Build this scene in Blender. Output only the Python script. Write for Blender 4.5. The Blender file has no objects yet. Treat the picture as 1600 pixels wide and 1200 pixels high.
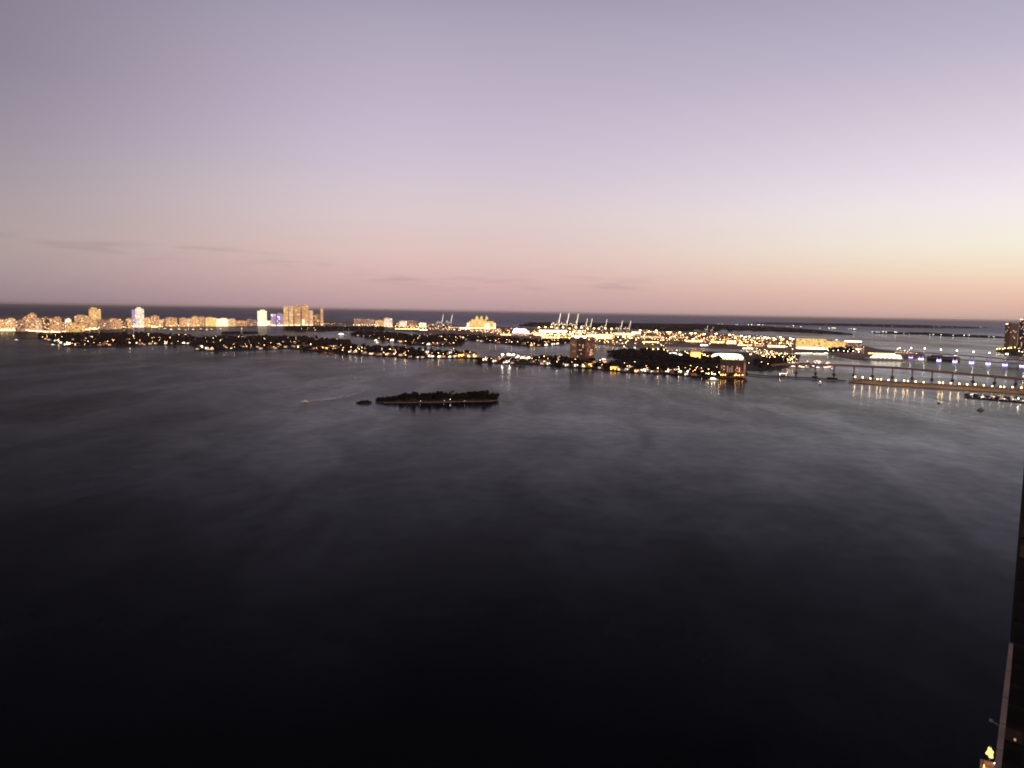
import bpy, bmesh, math, random
from mathutils import Vector, Matrix
random.seed(7)
R_ = random.Random(11)
S = bpy.context.scene
COL = S.collection
rad = math.radians

# ------------------------------------------------------------------ camera
F = 1208.7            # focal length in pixels of the 1600 px wide photograph
CAMZ = 120.0
PITCH, ROLL = rad(5.33), rad(1.035)
RM = Matrix.Rotation(rad(90) - PITCH, 3, 'X') @ Matrix.Rotation(ROLL, 3, 'Z')
cam = bpy.data.objects.new('camera', bpy.data.cameras.new('camera'))
COL.objects.link(cam)
cam.location = (0, 0, CAMZ)
cam.rotation_euler = RM.to_euler()
cam.data.sensor_width = 36
cam.data.lens = F * 36 / 1600
cam.data.clip_start = 0.5
cam.data.clip_end = 400000
S.camera = cam


def ray(px, py):
    return (RM @ Vector(((px - 800) / F, -(py - 600) / F, -1))).normalized()


def G(px, py, z=0.0):
    """the point of the plane at height z seen at a photograph pixel"""
    d = ray(px, py)
    t = (z - CAMZ) / d.z if d.z < -1e-5 else 3e5
    return Vector((d.x * t, d.y * t, z))


def ztop(P, px, py):
    """height of the point straight above/below P's range seen at a pixel"""
    d = ray(px, py)
    return CAMZ + math.hypot(P.x, P.y) / math.hypot(d.x, d.y) * d.z


def mpp(P):
    """metres per photograph pixel, sideways, at P"""
    r = math.hypot(P.x, P.y)
    a = math.atan2(P.x, P.y)
    return r * math.cos(a) ** 2 / F, r, a


def srgb(r, g, b):
    f = lambda c: (c / 255 / 12.92) if c / 255 <= .04045 else ((c / 255 + .055) / 1.055) ** 2.4
    return (f(r), f(g), f(b), 1)


ORD1 = 'first second third fourth fifth sixth seventh eighth ninth tenth eleventh twelfth thirteenth fourteenth fifteenth sixteenth seventeenth eighteenth nineteenth'.split()
TENS = ['', '', 'twenty', 'thirty', 'forty', 'fifty', 'sixty', 'seventy', 'eighty', 'ninety']
TENO = ['', '', 'twentieth', 'thirtieth', 'fortieth', 'fiftieth', 'sixtieth', 'seventieth', 'eightieth', 'ninetieth']


def nth(k):
    if k < 20:
        return ORD1[k - 1]
    return TENO[k // 10] if k % 10 == 0 else TENS[k // 10] + '-' + ORD1[k % 10 - 1]


# ------------------------------------------------------------------ materials
def principled(name, color, rough=.7, spec=.3, emis=None, strength=0, sampling=None, noise=0, nscale=.05):
    m = bpy.data.materials.new(name)
    m.use_nodes = True
    nt = m.node_tree
    b = nt.nodes['Principled BSDF']
    b.inputs['Base Color'].default_value = (*color[:3], 1)
    b.inputs['Roughness'].default_value = rough
    b.inputs['Specular IOR Level'].default_value = spec
    if emis:
        b.inputs['Emission Color'].default_value = (*emis[:3], 1)
        b.inputs['Emission Strength'].default_value = strength
    if noise:
        tc = nt.nodes.new('ShaderNodeTexCoord')
        n = nt.nodes.new('ShaderNodeTexNoise')
        n.inputs['Scale'].default_value = nscale
        n.inputs['Detail'].default_value = 5
        nt.links.new(tc.outputs['Object'], n.inputs['Vector'])
        mx = nt.nodes.new('ShaderNodeMix')
        mx.data_type = 'RGBA'
        mx.inputs[6].default_value = (*[c * (1 - noise) for c in color[:3]], 1)
        mx.inputs[7].default_value = (*[min(1, c * (1 + noise)) for c in color[:3]], 1)
        nt.links.new(n.outputs['Fac'], mx.inputs[0])
        nt.links.new(mx.outputs[2], b.inputs['Base Color'])
    if sampling:
        m.cycles.emission_sampling = sampling
    return m


def facade(name, wall, frac, lit, strength, floor=3.4, bay=3.6, glass=(.03, .03, .04), wu=(.12, .88), wv=(.25, .85), rough=.6):
    """wall with a grid of windows, some of them lit, in object metres"""
    m = bpy.data.materials.new(name)
    m.use_nodes = True
    m.cycles.emission_sampling = 'NONE'
    nt = m.node_tree
    N, L = nt.nodes, nt.links
    b = N['Principled BSDF']
    b.inputs['Roughness'].default_value = rough
    tc = N.new('ShaderNodeTexCoord')
    sp = N.new('ShaderNodeSeparateXYZ')
    L.new(tc.outputs['Object'], sp.inputs[0])

    def M(op, a, c=None, d=None):
        n = N.new('ShaderNodeMath')
        n.operation = op
        for i, v in enumerate((a, c, d)):
            if v is None:
                continue
            if isinstance(v, (int, float)):
                n.inputs[i].default_value = v
            else:
                L.new(v, n.inputs[i])
        return n.outputs[0]
    u = M('DIVIDE', M('ADD', sp.outputs['X'], sp.outputs['Y']), bay)
    v = M('DIVIDE', sp.outputs['Z'], floor)
    fu, fv = M('FRACT', u), M('FRACT', v)
    mask = M('MULTIPLY', M('MULTIPLY', M('GREATER_THAN', fu, wu[0]), M('LESS_THAN', fu, wu[1])),
             M('MULTIPLY', M('GREATER_THAN', fv, wv[0]), M('LESS_THAN', fv, wv[1])))
    nrm = N.new('ShaderNodeSeparateXYZ')
    L.new(tc.outputs['Normal'], nrm.inputs[0])
    mask = M('MULTIPLY', mask, M('LESS_THAN', M('ABSOLUTE', nrm.outputs['Z']), .5))
    oi = N.new('ShaderNodeObjectInfo')
    cb = N.new('ShaderNodeCombineXYZ')
    L.new(M('FLOOR', u), cb.inputs[0])
    L.new(M('FLOOR', v), cb.inputs[1])
    L.new(M('MULTIPLY', oi.outputs['Random'], 91.0), cb.inputs[2])
    wn = N.new('ShaderNodeTexWhiteNoise')
    wn.noise_dimensions = '3D'
    L.new(cb.outputs[0], wn.inputs['Vector'])
    on = M('MULTIPLY', M('LESS_THAN', wn.outputs['Value'], frac), mask)
    sc = N.new('ShaderNodeSeparateColor')
    L.new(wn.outputs['Color'], sc.inputs[0])
    st = M('MULTIPLY', on, M('MULTIPLY_ADD', sc.outputs[1], strength * .7, strength * .65))
    mx = N.new('ShaderNodeMix')
    mx.data_type = 'RGBA'
    mx.inputs[6].default_value = (*wall, 1)
    mx.inputs[7].default_value = (*glass, 1)
    L.new(mask, mx.inputs[0])
    L.new(mx.outputs[2], b.inputs['Base Color'])
    mc = N.new('ShaderNodeMix')
    mc.data_type = 'RGBA'
    mc.inputs[6].default_value = (*lit, 1)
    mc.inputs[7].default_value = (min(1, lit[0] * 1.05), lit[1] * .8, lit[2] * .6, 1)
    L.new(sc.outputs[2], mc.inputs[0])
    L.new(mc.outputs[2], b.inputs['Emission Color'])
    L.new(st, b.inputs['Emission Strength'])
    return m


WARM, GOLD, WHITE, VIOLET, ORANGE = (1, .57, .27), (1, .64, .24), (1, .86, .70), (.62, .50, 1), (1, .40, .08)
MAT = {}  # dense window glow on the pale facades also stands in for floodlit walls
MAT['peach'] = facade('peach_facade', (.58, .42, .31), .75, WARM, 1.25)
MAT['cream'] = facade('cream_facade', (.66, .54, .43), .8, (1, .68, .38), 1.5)
MAT['white'] = facade('white_facade', (.76, .70, .66), .8, (1, .84, .70), 2.3)
MAT['bright'] = facade('bright_lit_facade', (.72, .64, .52), .95, (1, .84, .56), 3.4)
MAT['gold'] = facade('golden_facade', (.58, .44, .28), .8, GOLD, 1.6)
MAT['yellow'] = facade('yellow_lit_facade', (.64, .52, .26), .95, (1, .72, .27), 1.9, floor=4, bay=5)
MAT['violet'] = facade('violet_facade', (.55, .48, .58), .85, VIOLET, .9)  # violet LED lighting put into the window glow
MAT['brown'] = facade('brown_facade', (.22, .14, .10), .22, WARM, 2.4)
MAT['dark'] = facade('dark_facade', (.08, .055, .05), .14, WARM, 2.2)
MAT['dim'] = facade('dim_facade', (.36, .26, .22), .5, (1, .58, .42), .9)
MAT['towerglass'] = facade('tower_glass', (.016, .015, .016), .04, (1, .5, .35), .012, 3.5, 2.9, (.006, .006, .008), rough=.35)
MAT['tan'] = principled('tan_concrete', (.26, .17, .12), noise=.25, nscale=.08)
MAT['darkwall'] = principled('dark_brown_concrete', (.10, .06, .05), noise=.25, nscale=.08)
MAT['redbrick'] = principled('reddish_concrete', (.30, .15, .11), noise=.25, nscale=.1)
MAT['roof'] = principled('roof_felt', (.30, .24, .20), noise=.2)
MAT['concrete'] = principled('concrete', (.28, .25, .23), noise=.25, nscale=.15)
MAT['darkconc'] = principled('dark_concrete', (.07, .06, .06), noise=.3, nscale=.2)
MAT['steel'] = principled('grey_steel', (.25, .23, .22), .45)
MAT['cranewhite'] = principled('crane_paint', (.75, .70, .62), .5)
MAT['redlamp'] = principled('red_marker', (.3, .02, .02), emis=(1, .15, .1), strength=6, sampling='NONE')
MAT['land'] = principled('island_soil_and_lawn', (.035, .032, .02), .9, .1, noise=.5, nscale=.02)
MAT['yard'] = principled('port_asphalt', (.24, .165, .12), .85, .1, noise=.4, nscale=.01)
MAT['sand'] = principled('pale_sand', (.20, .17, .155), .9, .1, noise=.75, nscale=.12)
MAT['bark'] = principled('bark', (.06, .04, .03), .9, .1)
MAT['road'] = principled('causeway_asphalt', (.20, .165, .16), .8, .1, noise=.2)
MAT['seawall'] = principled('causeway_seawall', (.30, .235, .22), .8, .1, noise=.3, nscale=.2)
MAT['bridge'] = principled('bridge_concrete', (.34, .24, .22), .8, .1, noise=.2)
MAT['timber'] = principled('pier_timber', (.05, .045, .045), .9, .1)
MAT['hullwhite'] = principled('white_hull_paint', (.78, .76, .74), .35, .5)
MAT['hulldark'] = principled('dark_hull_paint', (.03, .03, .035), .4, .4)
MAT['blackwall'] = principled('black_cladding', (.012, .011, .012), .6, .2, noise=.4, nscale=.2)
MAT['greyfin'] = principled('grey_concrete_fin', (.30, .27, .27), .8, .2, noise=.3, nscale=.6)
for k, c, s in (('lampwarm', (1, .70, .36), 75), ('lampwhite', (1, .88, .68), 85), ('lampgold', (1, .68, .22), 75),
                ('lamporange', (1, .46, .12), 55), ('lampnear', (1, .58, .17), 90)):
    MAT[k] = principled(k.replace('lamp', 'lamp_lens_'), (.8, .8, .8), emis=c, strength=s)
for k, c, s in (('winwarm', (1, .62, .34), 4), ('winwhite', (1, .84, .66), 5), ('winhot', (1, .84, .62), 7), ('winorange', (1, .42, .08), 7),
                ('wingold', (1, .70, .24), 5), ('winviolet', (.36, .20, 1), 5), ('winpink', (1, .64, .50), 2.2), ('wingreen', (.85, 1, .25), 5),
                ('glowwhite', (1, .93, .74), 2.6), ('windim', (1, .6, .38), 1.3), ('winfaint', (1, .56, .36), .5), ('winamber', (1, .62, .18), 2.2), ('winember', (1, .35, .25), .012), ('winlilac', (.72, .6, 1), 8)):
    MAT[k] = principled(k.replace('win', 'lit_glass_'), (.1, .1, .1), emis=c, strength=s, sampling='NONE')


def leaf_mat(name, c1, c2):
    m = principled(name, c1, .9, .08)
    nt = m.node_tree
    b = nt.nodes['Principled BSDF']
    g = nt.nodes.new('ShaderNodeNewGeometry')
    mx = nt.nodes.new('ShaderNodeMix')
    mx.data_type = 'RGBA'
    mx.inputs[6].default_value = (*c1, 1)
    mx.inputs[7].default_value = (*c2, 1)
    nt.links.new(g.outputs['Random Per Island'], mx.inputs[0])
    nt.links.new(mx.outputs[2], b.inputs['Base Color'])
    return m


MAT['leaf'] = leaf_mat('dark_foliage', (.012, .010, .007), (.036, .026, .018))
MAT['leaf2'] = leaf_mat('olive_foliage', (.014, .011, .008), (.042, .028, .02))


# ------------------------------------------------------------------ mesh builder
class MB:
    def __init__(s):
        s.v, s.f = [], []

    def add(s, vs, fs):
        n = len(s.v)
        s.v += [tuple(v) for v in vs]
        s.f += [tuple(i + n for i in f) for f in fs]
        return s

    def box(s, cx, cy, z0, z1, sx, sy, yaw=0, top=1.0):
        c, q = math.cos(yaw), math.sin(yaw)
        vs = []
        for z, k in ((z0, 1), (z1, top)):
            for a, b in ((-1, -1), (1, -1), (1, 1), (-1, 1)):
                x, y = a * sx / 2 * k, b * sy / 2 * k
                vs.append((cx + x * c - y * q, cy + x * q + y * c, z))
        return s.add(vs, [(3, 2, 1, 0), (4, 5, 6, 7), (0, 1, 5, 4), (1, 2, 6, 5), (2, 3, 7, 6), (3, 0, 4, 7)])

    def prism(s, poly, z0, z1, k=1.0):
        n = len(poly)
        cx = sum(p[0] for p in poly) / n
        cy = sum(p[1] for p in poly) / n
        vs = [(p[0], p[1], z0) for p in poly] + [(cx + (p[0] - cx) * k, cy + (p[1] - cy) * k, z1) for p in poly]
        fs = [tuple(range(n - 1, -1, -1)), tuple(range(n, 2 * n))]
        fs += [(i, (i + 1) % n, n + (i + 1) % n, n + i) for i in range(n)]
        return s.add(vs, fs)

    def cyl(s, cx, cy, z0, z1, r0, r1=None, n=8):
        r1 = r0 if r1 is None else r1
        vs = [(cx + r * math.cos(2 * math.pi * i / n), cy + r * math.sin(2 * math.pi * i / n), z) for z, r in ((z0, r0), (z1, r1)) for i in range(n)]
        return s.add(vs, [tuple(range(n - 1, -1, -1)), tuple(range(n, 2 * n))] + [(i, (i + 1) % n, n + (i + 1) % n, n + i) for i in range(n)])

    def bar(s, a, b, w, w2=None):
        a, b = Vector(a), Vector(b)
        d = (b - a).normalized()
        u = d.cross(Vector((0, 0, 1)))
        u = u.normalized() if u.length > .01 else Vector((1, 0, 0))
        t = d.cross(u).normalized()
        vs = []
        for p, k in ((a, w / 2), (b, (w2 or w) / 2)):
            for i, j in ((-1, -1), (1, -1), (1, 1), (-1, 1)):
                vs.append(p + u * k * i + t * k * j)
        return s.add(vs, [(3, 2, 1, 0), (4, 5, 6, 7), (0, 1, 5, 4), (1, 2, 6, 5), (2, 3, 7, 6), (3, 0, 4, 7)])

    def hip(s, sx, sy, z0, h, over=.6, ridge=.45):
        x, y = sx / 2 + over, sy / 2 + over
        r = x * ridge
        return s.add([(-x, -y, z0), (x, -y, z0), (x, y, z0), (-x, y, z0), (-r, 0, z0 + h), (r, 0, z0 + h)],
                     [(3, 2, 1, 0), (0, 1, 5, 4), (1, 2, 5), (2, 3, 4, 5), (3, 0, 4)])

    def ico(s, c, r, sub=1, jit=0, sq=(1, 1, 1), rng=R_):
        bm = bmesh.new()
        bmesh.ops.create_icosphere(bm, subdivisions=sub, radius=1)
        vs = []
        for v in bm.verts:
            k = r * (1 + rng.uniform(-jit, jit))
            vs.append((c[0] + v.co.x * k * sq[0], c[1] + v.co.y * k * sq[1], c[2] + v.co.z * k * sq[2]))
        fs = [tuple(q.index for q in f.verts) for f in bm.faces]
        bm.free()
        return s.add(vs, fs)

    def mesh(s, name, mat):
        me = bpy.data.meshes.new(name)
        me.from_pydata(s.v, [], s.f)
        me.materials.append(mat)
        me.validate()
        return me

    def build(s, name, mat, parent=None, smooth=False):
        o = bpy.data.objects.new(name, s.mesh(name, MAT[mat] if isinstance(mat, str) else mat))
        COL.objects.link(o)
        if parent:
            o.parent = parent
        if smooth:
            for p in o.data.polygons:
                p.use_smooth = True
        return o


def tag(o, label=None, cat=None, group=None, kind=None):
    if label:
        o['label'] = label
    if cat:
        o['category'] = cat
    if group:
        o['group'] = group
    if kind:
        o['kind'] = kind
    return o


def thing(name, label, cat, loc, rz=0, group=None):
    o = bpy.data.objects.new(name, None)
    o.empty_display_size = .5
    COL.objects.link(o)
    o.location = loc
    o.rotation_euler = (0, 0, rz)
    return tag(o, label, cat, group)


def copy_tree(o, kids, parent=None):
    c = o.copy()
    COL.objects.link(c)
    if parent:
        c.parent = parent
    for ch in kids.get(o, []):
        copy_tree(ch, kids, c)
    return c


KIDS = {}


class Proto:
    """a thing built once; the first placing moves it, later ones copy it with its parts and sub-parts"""

    def __init__(s, make):
        s.root, s.used = make(), False
        KIDS.clear()
        s.kids = {}
        stack = [s.root]
        while stack:
            o = stack.pop()
            s.kids[o] = list(o.children)
            stack += s.kids[o]

    def put(s, loc, rz, label, group, cat=None):
        o = copy_tree(s.root, s.kids) if s.used else s.root
        s.used = True
        o.location = loc
        o.rotation_euler = (0, 0, rz)
        o['label'] = label
        o['group'] = group
        if cat:
            o['category'] = cat
        return o


def inside(p, poly):
    x, y = p[0], p[1]
    c = False
    n = len(poly)
    for i in range(n):
        x1, y1 = poly[i][:2]
        x2, y2 = poly[(i + 1) % n][:2]
        if (y1 > y) != (y2 > y) and x < (x2 - x1) * (y - y1) / (y2 - y1) + x1:
            c = not c
    return c


def along(pts, t):
    """point at fraction t of a pixel polyline"""
    L = [math.hypot(b[0] - a[0], b[1] - a[1]) for a, b in zip(pts, pts[1:])]
    d = t * sum(L)
    for (a, b), l in zip(zip(pts, pts[1:]), L):
        if d <= l:
            k = d / l if l else 0
            return (a[0] + (b[0] - a[0]) * k, a[1] + (b[1] - a[1]) * k)
        d -= l
    return pts[-1]


def yat(pts, x):
    """y of a pixel polyline at x"""
    for a, b in zip(pts, pts[1:]):
        if a[0] <= x <= b[0]:
            return a[1] + (b[1] - a[1]) * (x - a[0]) / max(1e-6, b[0] - a[0])
    return pts[0][1] if x < pts[0][0] else pts[-1][1]


exec_parts = []
# ------------------------------------------------------------------ world, sun
SUN_AZ, SUN_EL = rad(128), rad(3.0)       # afterglow low behind the camera's right shoulder (azimuth from +Y, clockwise)
w = bpy.data.worlds.new('World')
S.world = w
w.use_nodes = True
nt = w.node_tree
N, L = nt.nodes, nt.links
N.clear()
out = N.new('ShaderNodeOutputWorld')
bg = N.new('ShaderNodeBackground')
L.new(bg.outputs[0], out.inputs[0])
sky = N.new('ShaderNodeTexSky')
sky.sky_type = 'NISHITA'
sky.sun_disc = False
sky.sun_elevation = SUN_EL
sky.sun_rotation = SUN_AZ
tc = N.new('ShaderNodeTexCoord')
sp = N.new('ShaderNodeSeparateXYZ')
L.new(tc.outputs['Generated'], sp.inputs[0])


def WM(op, a, b=None, c=None):
    n = N.new('ShaderNodeMath')
    n.operation = op
    for i, v in enumerate((a, b, c)):
        if v is None:
            continue
        if isinstance(v, (int, float)):
            n.inputs[i].default_value = v
        else:
            L.new(v, n.inputs[i])
    return n.outputs[0]


def maprange(v, a, b, smooth=True):
    n = N.new('ShaderNodeMapRange')
    n.interpolation_type = 'SMOOTHSTEP' if smooth else 'LINEAR'
    L.new(v, n.inputs[0])
    n.inputs[1].default_value, n.inputs[2].default_value = a, b
    return n.outputs[0]


def mixc(f, a, b):
    n = N.new('ShaderNodeMix')
    n.data_type = 'RGBA'
    for i, v in ((0, f), (6, a), (7, b)):
        if isinstance(v, (int, float)):
            n.inputs[i].default_value = v
        elif isinstance(v, tuple):
            n.inputs[i].default_value = v
        else:
            L.new(v, n.inputs[i])
    return n.outputs[2]


elev = WM('ARCSINE', sp.outputs['Z'])
epos = WM('MULTIPLY', elev, 2 / math.pi)
azim = WM('ARCTAN2', sp.outputs['X'], sp.outputs['Y'])


def skyramp(px, stops, upper):
    cr = N.new('ShaderNodeValToRGB')
    L.new(epos, cr.inputs[0])
    e = cr.color_ramp.elements
    pts = [(max(0, math.asin(ray(px, y).z)) * 2 / math.pi, c) for y, c in stops][::-1]
    pts += [(d / 90, c) for d, c in upper]
    e[0].position, e[0].color = pts[0][0], srgb(*pts[0][1])
    e[1].position, e[1].color = pts[-1][0], srgb(*pts[-1][1])
    for p, c in pts[1:-1]:
        q = e.new(p)
        q.color = srgb(*c)
    return cr.outputs[0]


UP = [(28, (112, 106, 132)), (40, (70, 70, 96)), (90, (40, 43, 66))]
rl = skyramp(20, [(0, (126, 117, 133)), (90, (128, 119, 136)), (200, (141, 131, 146)), (300, (156, 144, 153)), (370, (164, 150, 152)), (420, (158, 143, 147)), (450, (150, 134, 141)), (473, (139, 123, 132))], UP)
rc = skyramp(800, [(0, (163, 155, 177)), (60, (176, 166, 186)), (140, (188, 176, 196)), (200, (197, 184, 204)), (250, (205, 191, 208)), (300, (213, 198, 207)), (340, (219, 200, 202)), (400, (222, 192, 188)), (430, (216, 181, 179)), (455, (206, 170, 170)), (487, (188, 156, 161))], UP)
rr = skyramp(1560, [(0, (178, 172, 194)), (70, (190, 182, 202)), (150, (211, 198, 213)), (250, (231, 219, 231)), (280, (236, 227, 236)), (320, (243, 236, 236)), (380, (246, 238, 221)), (420, (244, 224, 198)), (450, (239, 203, 180)), (472, (230, 188, 170)), (500, (206, 172, 161))],
             [(28, (124, 116, 140)), (40, (78, 76, 102)), (90, (40, 43, 66))])
rs = skyramp(1560, [(0, (225, 190, 170)), (300, (255, 225, 180)), (450, (255, 190, 120)), (500, (240, 150, 90))], [(35, (150, 130, 140)), (90, (40, 43, 66))])
c1 = mixc(maprange(azim, rad(-42), rad(-6)), rl, rc)
c2 = mixc(maprange(azim, rad(-5), rad(39)), c1, rr)
dot = WM('ADD', WM('MULTIPLY', sp.outputs['X'], math.sin(SUN_AZ)), WM('MULTIPLY', sp.outputs['Y'], math.cos(SUN_AZ)))
c3 = mixc(maprange(dot, 0.0, .9), c2, rs)
# thin dusk cloud streaks low over the sea
cv = N.new('ShaderNodeCombineXYZ')
L.new(WM('MULTIPLY', azim, 11.0), cv.inputs[0])
L.new(WM('MULTIPLY', elev, 95.0), cv.inputs[1])
cn = N.new('ShaderNodeTexNoise')
cn.inputs['Scale'].default_value = 1.0
cn.inputs['Detail'].default_value = 6
L.new(cv.outputs[0], cn.inputs['Vector'])
mid = WM('ADD', rad(2.15), WM('MULTIPLY', WM('SUBTRACT', 1.0, maprange(azim, rad(-22), rad(-6))), rad(1.5)))
band = WM('SUBTRACT', 1.0, maprange(WM('ABSOLUTE', WM('SUBTRACT', elev, mid)), rad(.15), rad(.95)))
cl = WM('MULTIPLY', WM('MULTIPLY', maprange(cn.outputs['Fac'], .46, .70), WM('MULTIPLY', band, WM('SUBTRACT', 1.0, maprange(azim, rad(6), rad(16))))), .22)
c4 = mixc(cl, c3, srgb(120, 100, 112))
nsk = N.new('ShaderNodeMix')
nsk.data_type = 'RGBA'
nsk.blend_type = 'ADD'
nsk.inputs[0].default_value = .006
L.new(c4, nsk.inputs[6])
L.new(sky.outputs[0], nsk.inputs[7])
L.new(nsk.outputs[2], bg.inputs[0])
bg.inputs[1].default_value = 1.0

sun = bpy.data.objects.new('afterglow_sun', bpy.data.lights.new('afterglow_sun', 'SUN'))
COL.objects.link(sun)
sun.data.energy = 1.3
sun.data.angle = rad(10)
sun.data.color = (1, .66, .42)
sd = Vector((math.sin(SUN_AZ) * math.cos(SUN_EL), math.cos(SUN_AZ) * math.cos(SUN_EL), math.sin(SUN_EL)))
sun.rotation_euler = sd.to_track_quat('Z', 'Y').to_euler()

S.view_settings.view_transform = 'Standard'
S.view_settings.look = 'None'
S.view_settings.exposure = 0
S.view_settings.gamma = 1
S.cycles.use_denoising = True
S.cycles.max_bounces = 5
S.cycles.diffuse_bounces = 2
S.cycles.glossy_bounces = 3
S.cycles.filter_width = 1.9
S.cycles.sample_clamp_indirect = 4
S.cycles.sample_clamp_direct = 14
S.render.film_transparent = False

# ------------------------------------------------------------------ water
wm = bpy.data.materials.new('bay_water')
wm.use_nodes = True
nt = wm.node_tree
N, L = nt.nodes, nt.links
N.clear()
outw = N.new('ShaderNodeOutputMaterial')
mixs = N.new('ShaderNodeMixShader')
body = N.new('ShaderNodeBsdfDiffuse')
gloss = N.new('ShaderNodeBsdfGlossy')
L.new(body.outputs[0], mixs.inputs[1])
L.new(gloss.outputs[0], mixs.inputs[2])
L.new(mixs.outputs[0], outw.inputs['Surface'])
tc = N.new('ShaderNodeTexCoord')
geo = N.new('ShaderNodeNewGeometry')


def VM(op, a, b_):
    n = N.new('ShaderNodeVectorMath')
    n.operation = op
    L.new(a, n.inputs[0])
    L.new(b_, n.inputs[1])
    return n.outputs['Value'] if op == 'DOT_PRODUCT' else n.outputs[0]


def wnoise(sx, sy, rot, scale, detail, dist, lo, hi, o0, o1):
    mp_ = N.new('ShaderNodeMapping')
    mp_.inputs['Scale'].default_value = (sx, sy, 1)
    mp_.inputs['Rotation'].default_value = (0, 0, rad(rot))
    L.new(tc.outputs['Object'], mp_.inputs[0])
    n = N.new('ShaderNodeTexNoise')
    n.inputs['Scale'].default_value = scale
    n.inputs['Detail'].default_value = detail
    n.inputs['Distortion'].default_value = dist
    L.new(mp_.outputs[0], n.inputs['Vector'])
    r_ = N.new('ShaderNodeMapRange')
    r_.interpolation_type = 'SMOOTHSTEP'
    L.new(n.outputs['Fac'], r_.inputs[0])
    for i, v in enumerate((lo, hi, o0, o1)):
        r_.inputs[i + 1].default_value = v
    return r_.outputs[0]


# effective reflectance of a wind-ruffled sea against the sine of the glancing angle
dotv = VM('DOT_PRODUCT', geo.outputs['Incoming'], geo.outputs['True Normal'])
cr = N.new('ShaderNodeValToRGB')
L.new(WM('ABSOLUTE', dotv), cr.inputs[0])
e = cr.color_ramp.elements
CURVE = ((0, .25), (1, .26), (2, .29), (3, .265), (4, .22), (5, .195), (8, .18), (10, .125), (13, .064), (17, .034), (21.3, .0195), (30, .007), (60, .003))
e[0].position, e[0].color = 0, (CURVE[0][1],) * 3 + (1,)
e[1].position, e[1].color = 1, (.004,) * 3 + (1,)
for dg, v in CURVE[1:]:
    q_ = e.new(math.sin(rad(dg)))
    q_.color = (v,) * 3 + (1,)
cat = wnoise(.0034, .0011, 24, 1.0, 4, 1.2, .30, .70, .68, 1.30)      # wind patches and slicks
cat2 = wnoise(.010, .0042, -20, 1.0, 4, 1.4, .32, .70, .84, 1.18)
fine = wnoise(.07, .06, 10, 1.0, 4, .3, .3, .7, .90, 1.10)
fac = WM('MULTIPLY', WM('MULTIPLY', cr.outputs[0], cat), WM('MULTIPLY', cat2, fine))
bear = N.new('ShaderNodeSeparateXYZ')
L.new(tc.outputs['Object'], bear.inputs[0])
bearing_tone = WM('MULTIPLY_ADD', maprange(WM('DIVIDE', bear.outputs['X'], bear.outputs['Y']), -.7, .02), .5, .5)
bearing_tone = WM('ADD', bearing_tone, WM('MULTIPLY', maprange(WM('DIVIDE', bear.outputs['X'], bear.outputs['Y']), .1, .6), .35))   # vignette painted into the reflectance: dimmer at left, stronger at right
fac = WM('MULTIPLY', fac, bearing_tone)
L.new(fac, mixs.inputs[0])
spx = N.new('ShaderNodeSeparateXYZ')
L.new(tc.outputs['Object'], spx.inputs[0])
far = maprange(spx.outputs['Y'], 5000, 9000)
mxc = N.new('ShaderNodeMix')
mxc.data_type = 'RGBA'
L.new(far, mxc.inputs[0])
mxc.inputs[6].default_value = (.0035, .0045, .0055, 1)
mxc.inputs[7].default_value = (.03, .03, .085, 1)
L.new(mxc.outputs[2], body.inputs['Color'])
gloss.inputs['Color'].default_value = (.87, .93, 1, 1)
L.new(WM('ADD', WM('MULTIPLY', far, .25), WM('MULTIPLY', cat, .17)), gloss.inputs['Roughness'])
n2 = N.new('ShaderNodeTexNoise')
n2.inputs['Scale'].default_value = .3
n2.inputs['Detail'].default_value = 3
L.new(tc.outputs['Object'], n2.inputs['Vector'])
bp = N.new('ShaderNodeBump')
bp.inputs['Strength'].default_value = .06
bp.inputs['Distance'].default_value = .5
L.new(n2.outputs['Fac'], bp.inputs['Height'])
L.new(bp.outputs[0], gloss.inputs['Normal'])
MAT['water'] = wm
q = MB()
q.add([(-160000, -300, 0), (160000, -300, 0), (160000, 120000, 0), (-160000, 120000, 0)], [(0, 1, 2, 3)])
tag(q.build('bay_water', 'water'), kind='structure')
#PART2
# ------------------------------------------------------------------ land
def land(name, pix, mat='land', top=1.6, label=None):
    poly = [G(x, y) for x, y in pix]
    bm = bmesh.new()
    lo = [bm.verts.new((p.x, p.y, -2)) for p in poly]
    hi = [bm.verts.new((p.x, p.y, top)) for p in poly]
    n = len(poly)
    bm.faces.new(hi)
    for i in range(n):
        bm.faces.new((lo[i], lo[(i + 1) % n], hi[(i + 1) % n], hi[i]))
    bmesh.ops.recalc_face_normals(bm, faces=bm.faces[:])
    bmesh.ops.triangulate(bm, faces=bm.faces[:])
    me = bpy.data.meshes.new(name)
    bm.to_mesh(me)
    bm.free()
    me.materials.append(MAT[mat])
    o = bpy.data.objects.new(name, me)
    COL.objects.link(o)
    tag(o, label, None, None, 'structure')
    return poly


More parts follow.
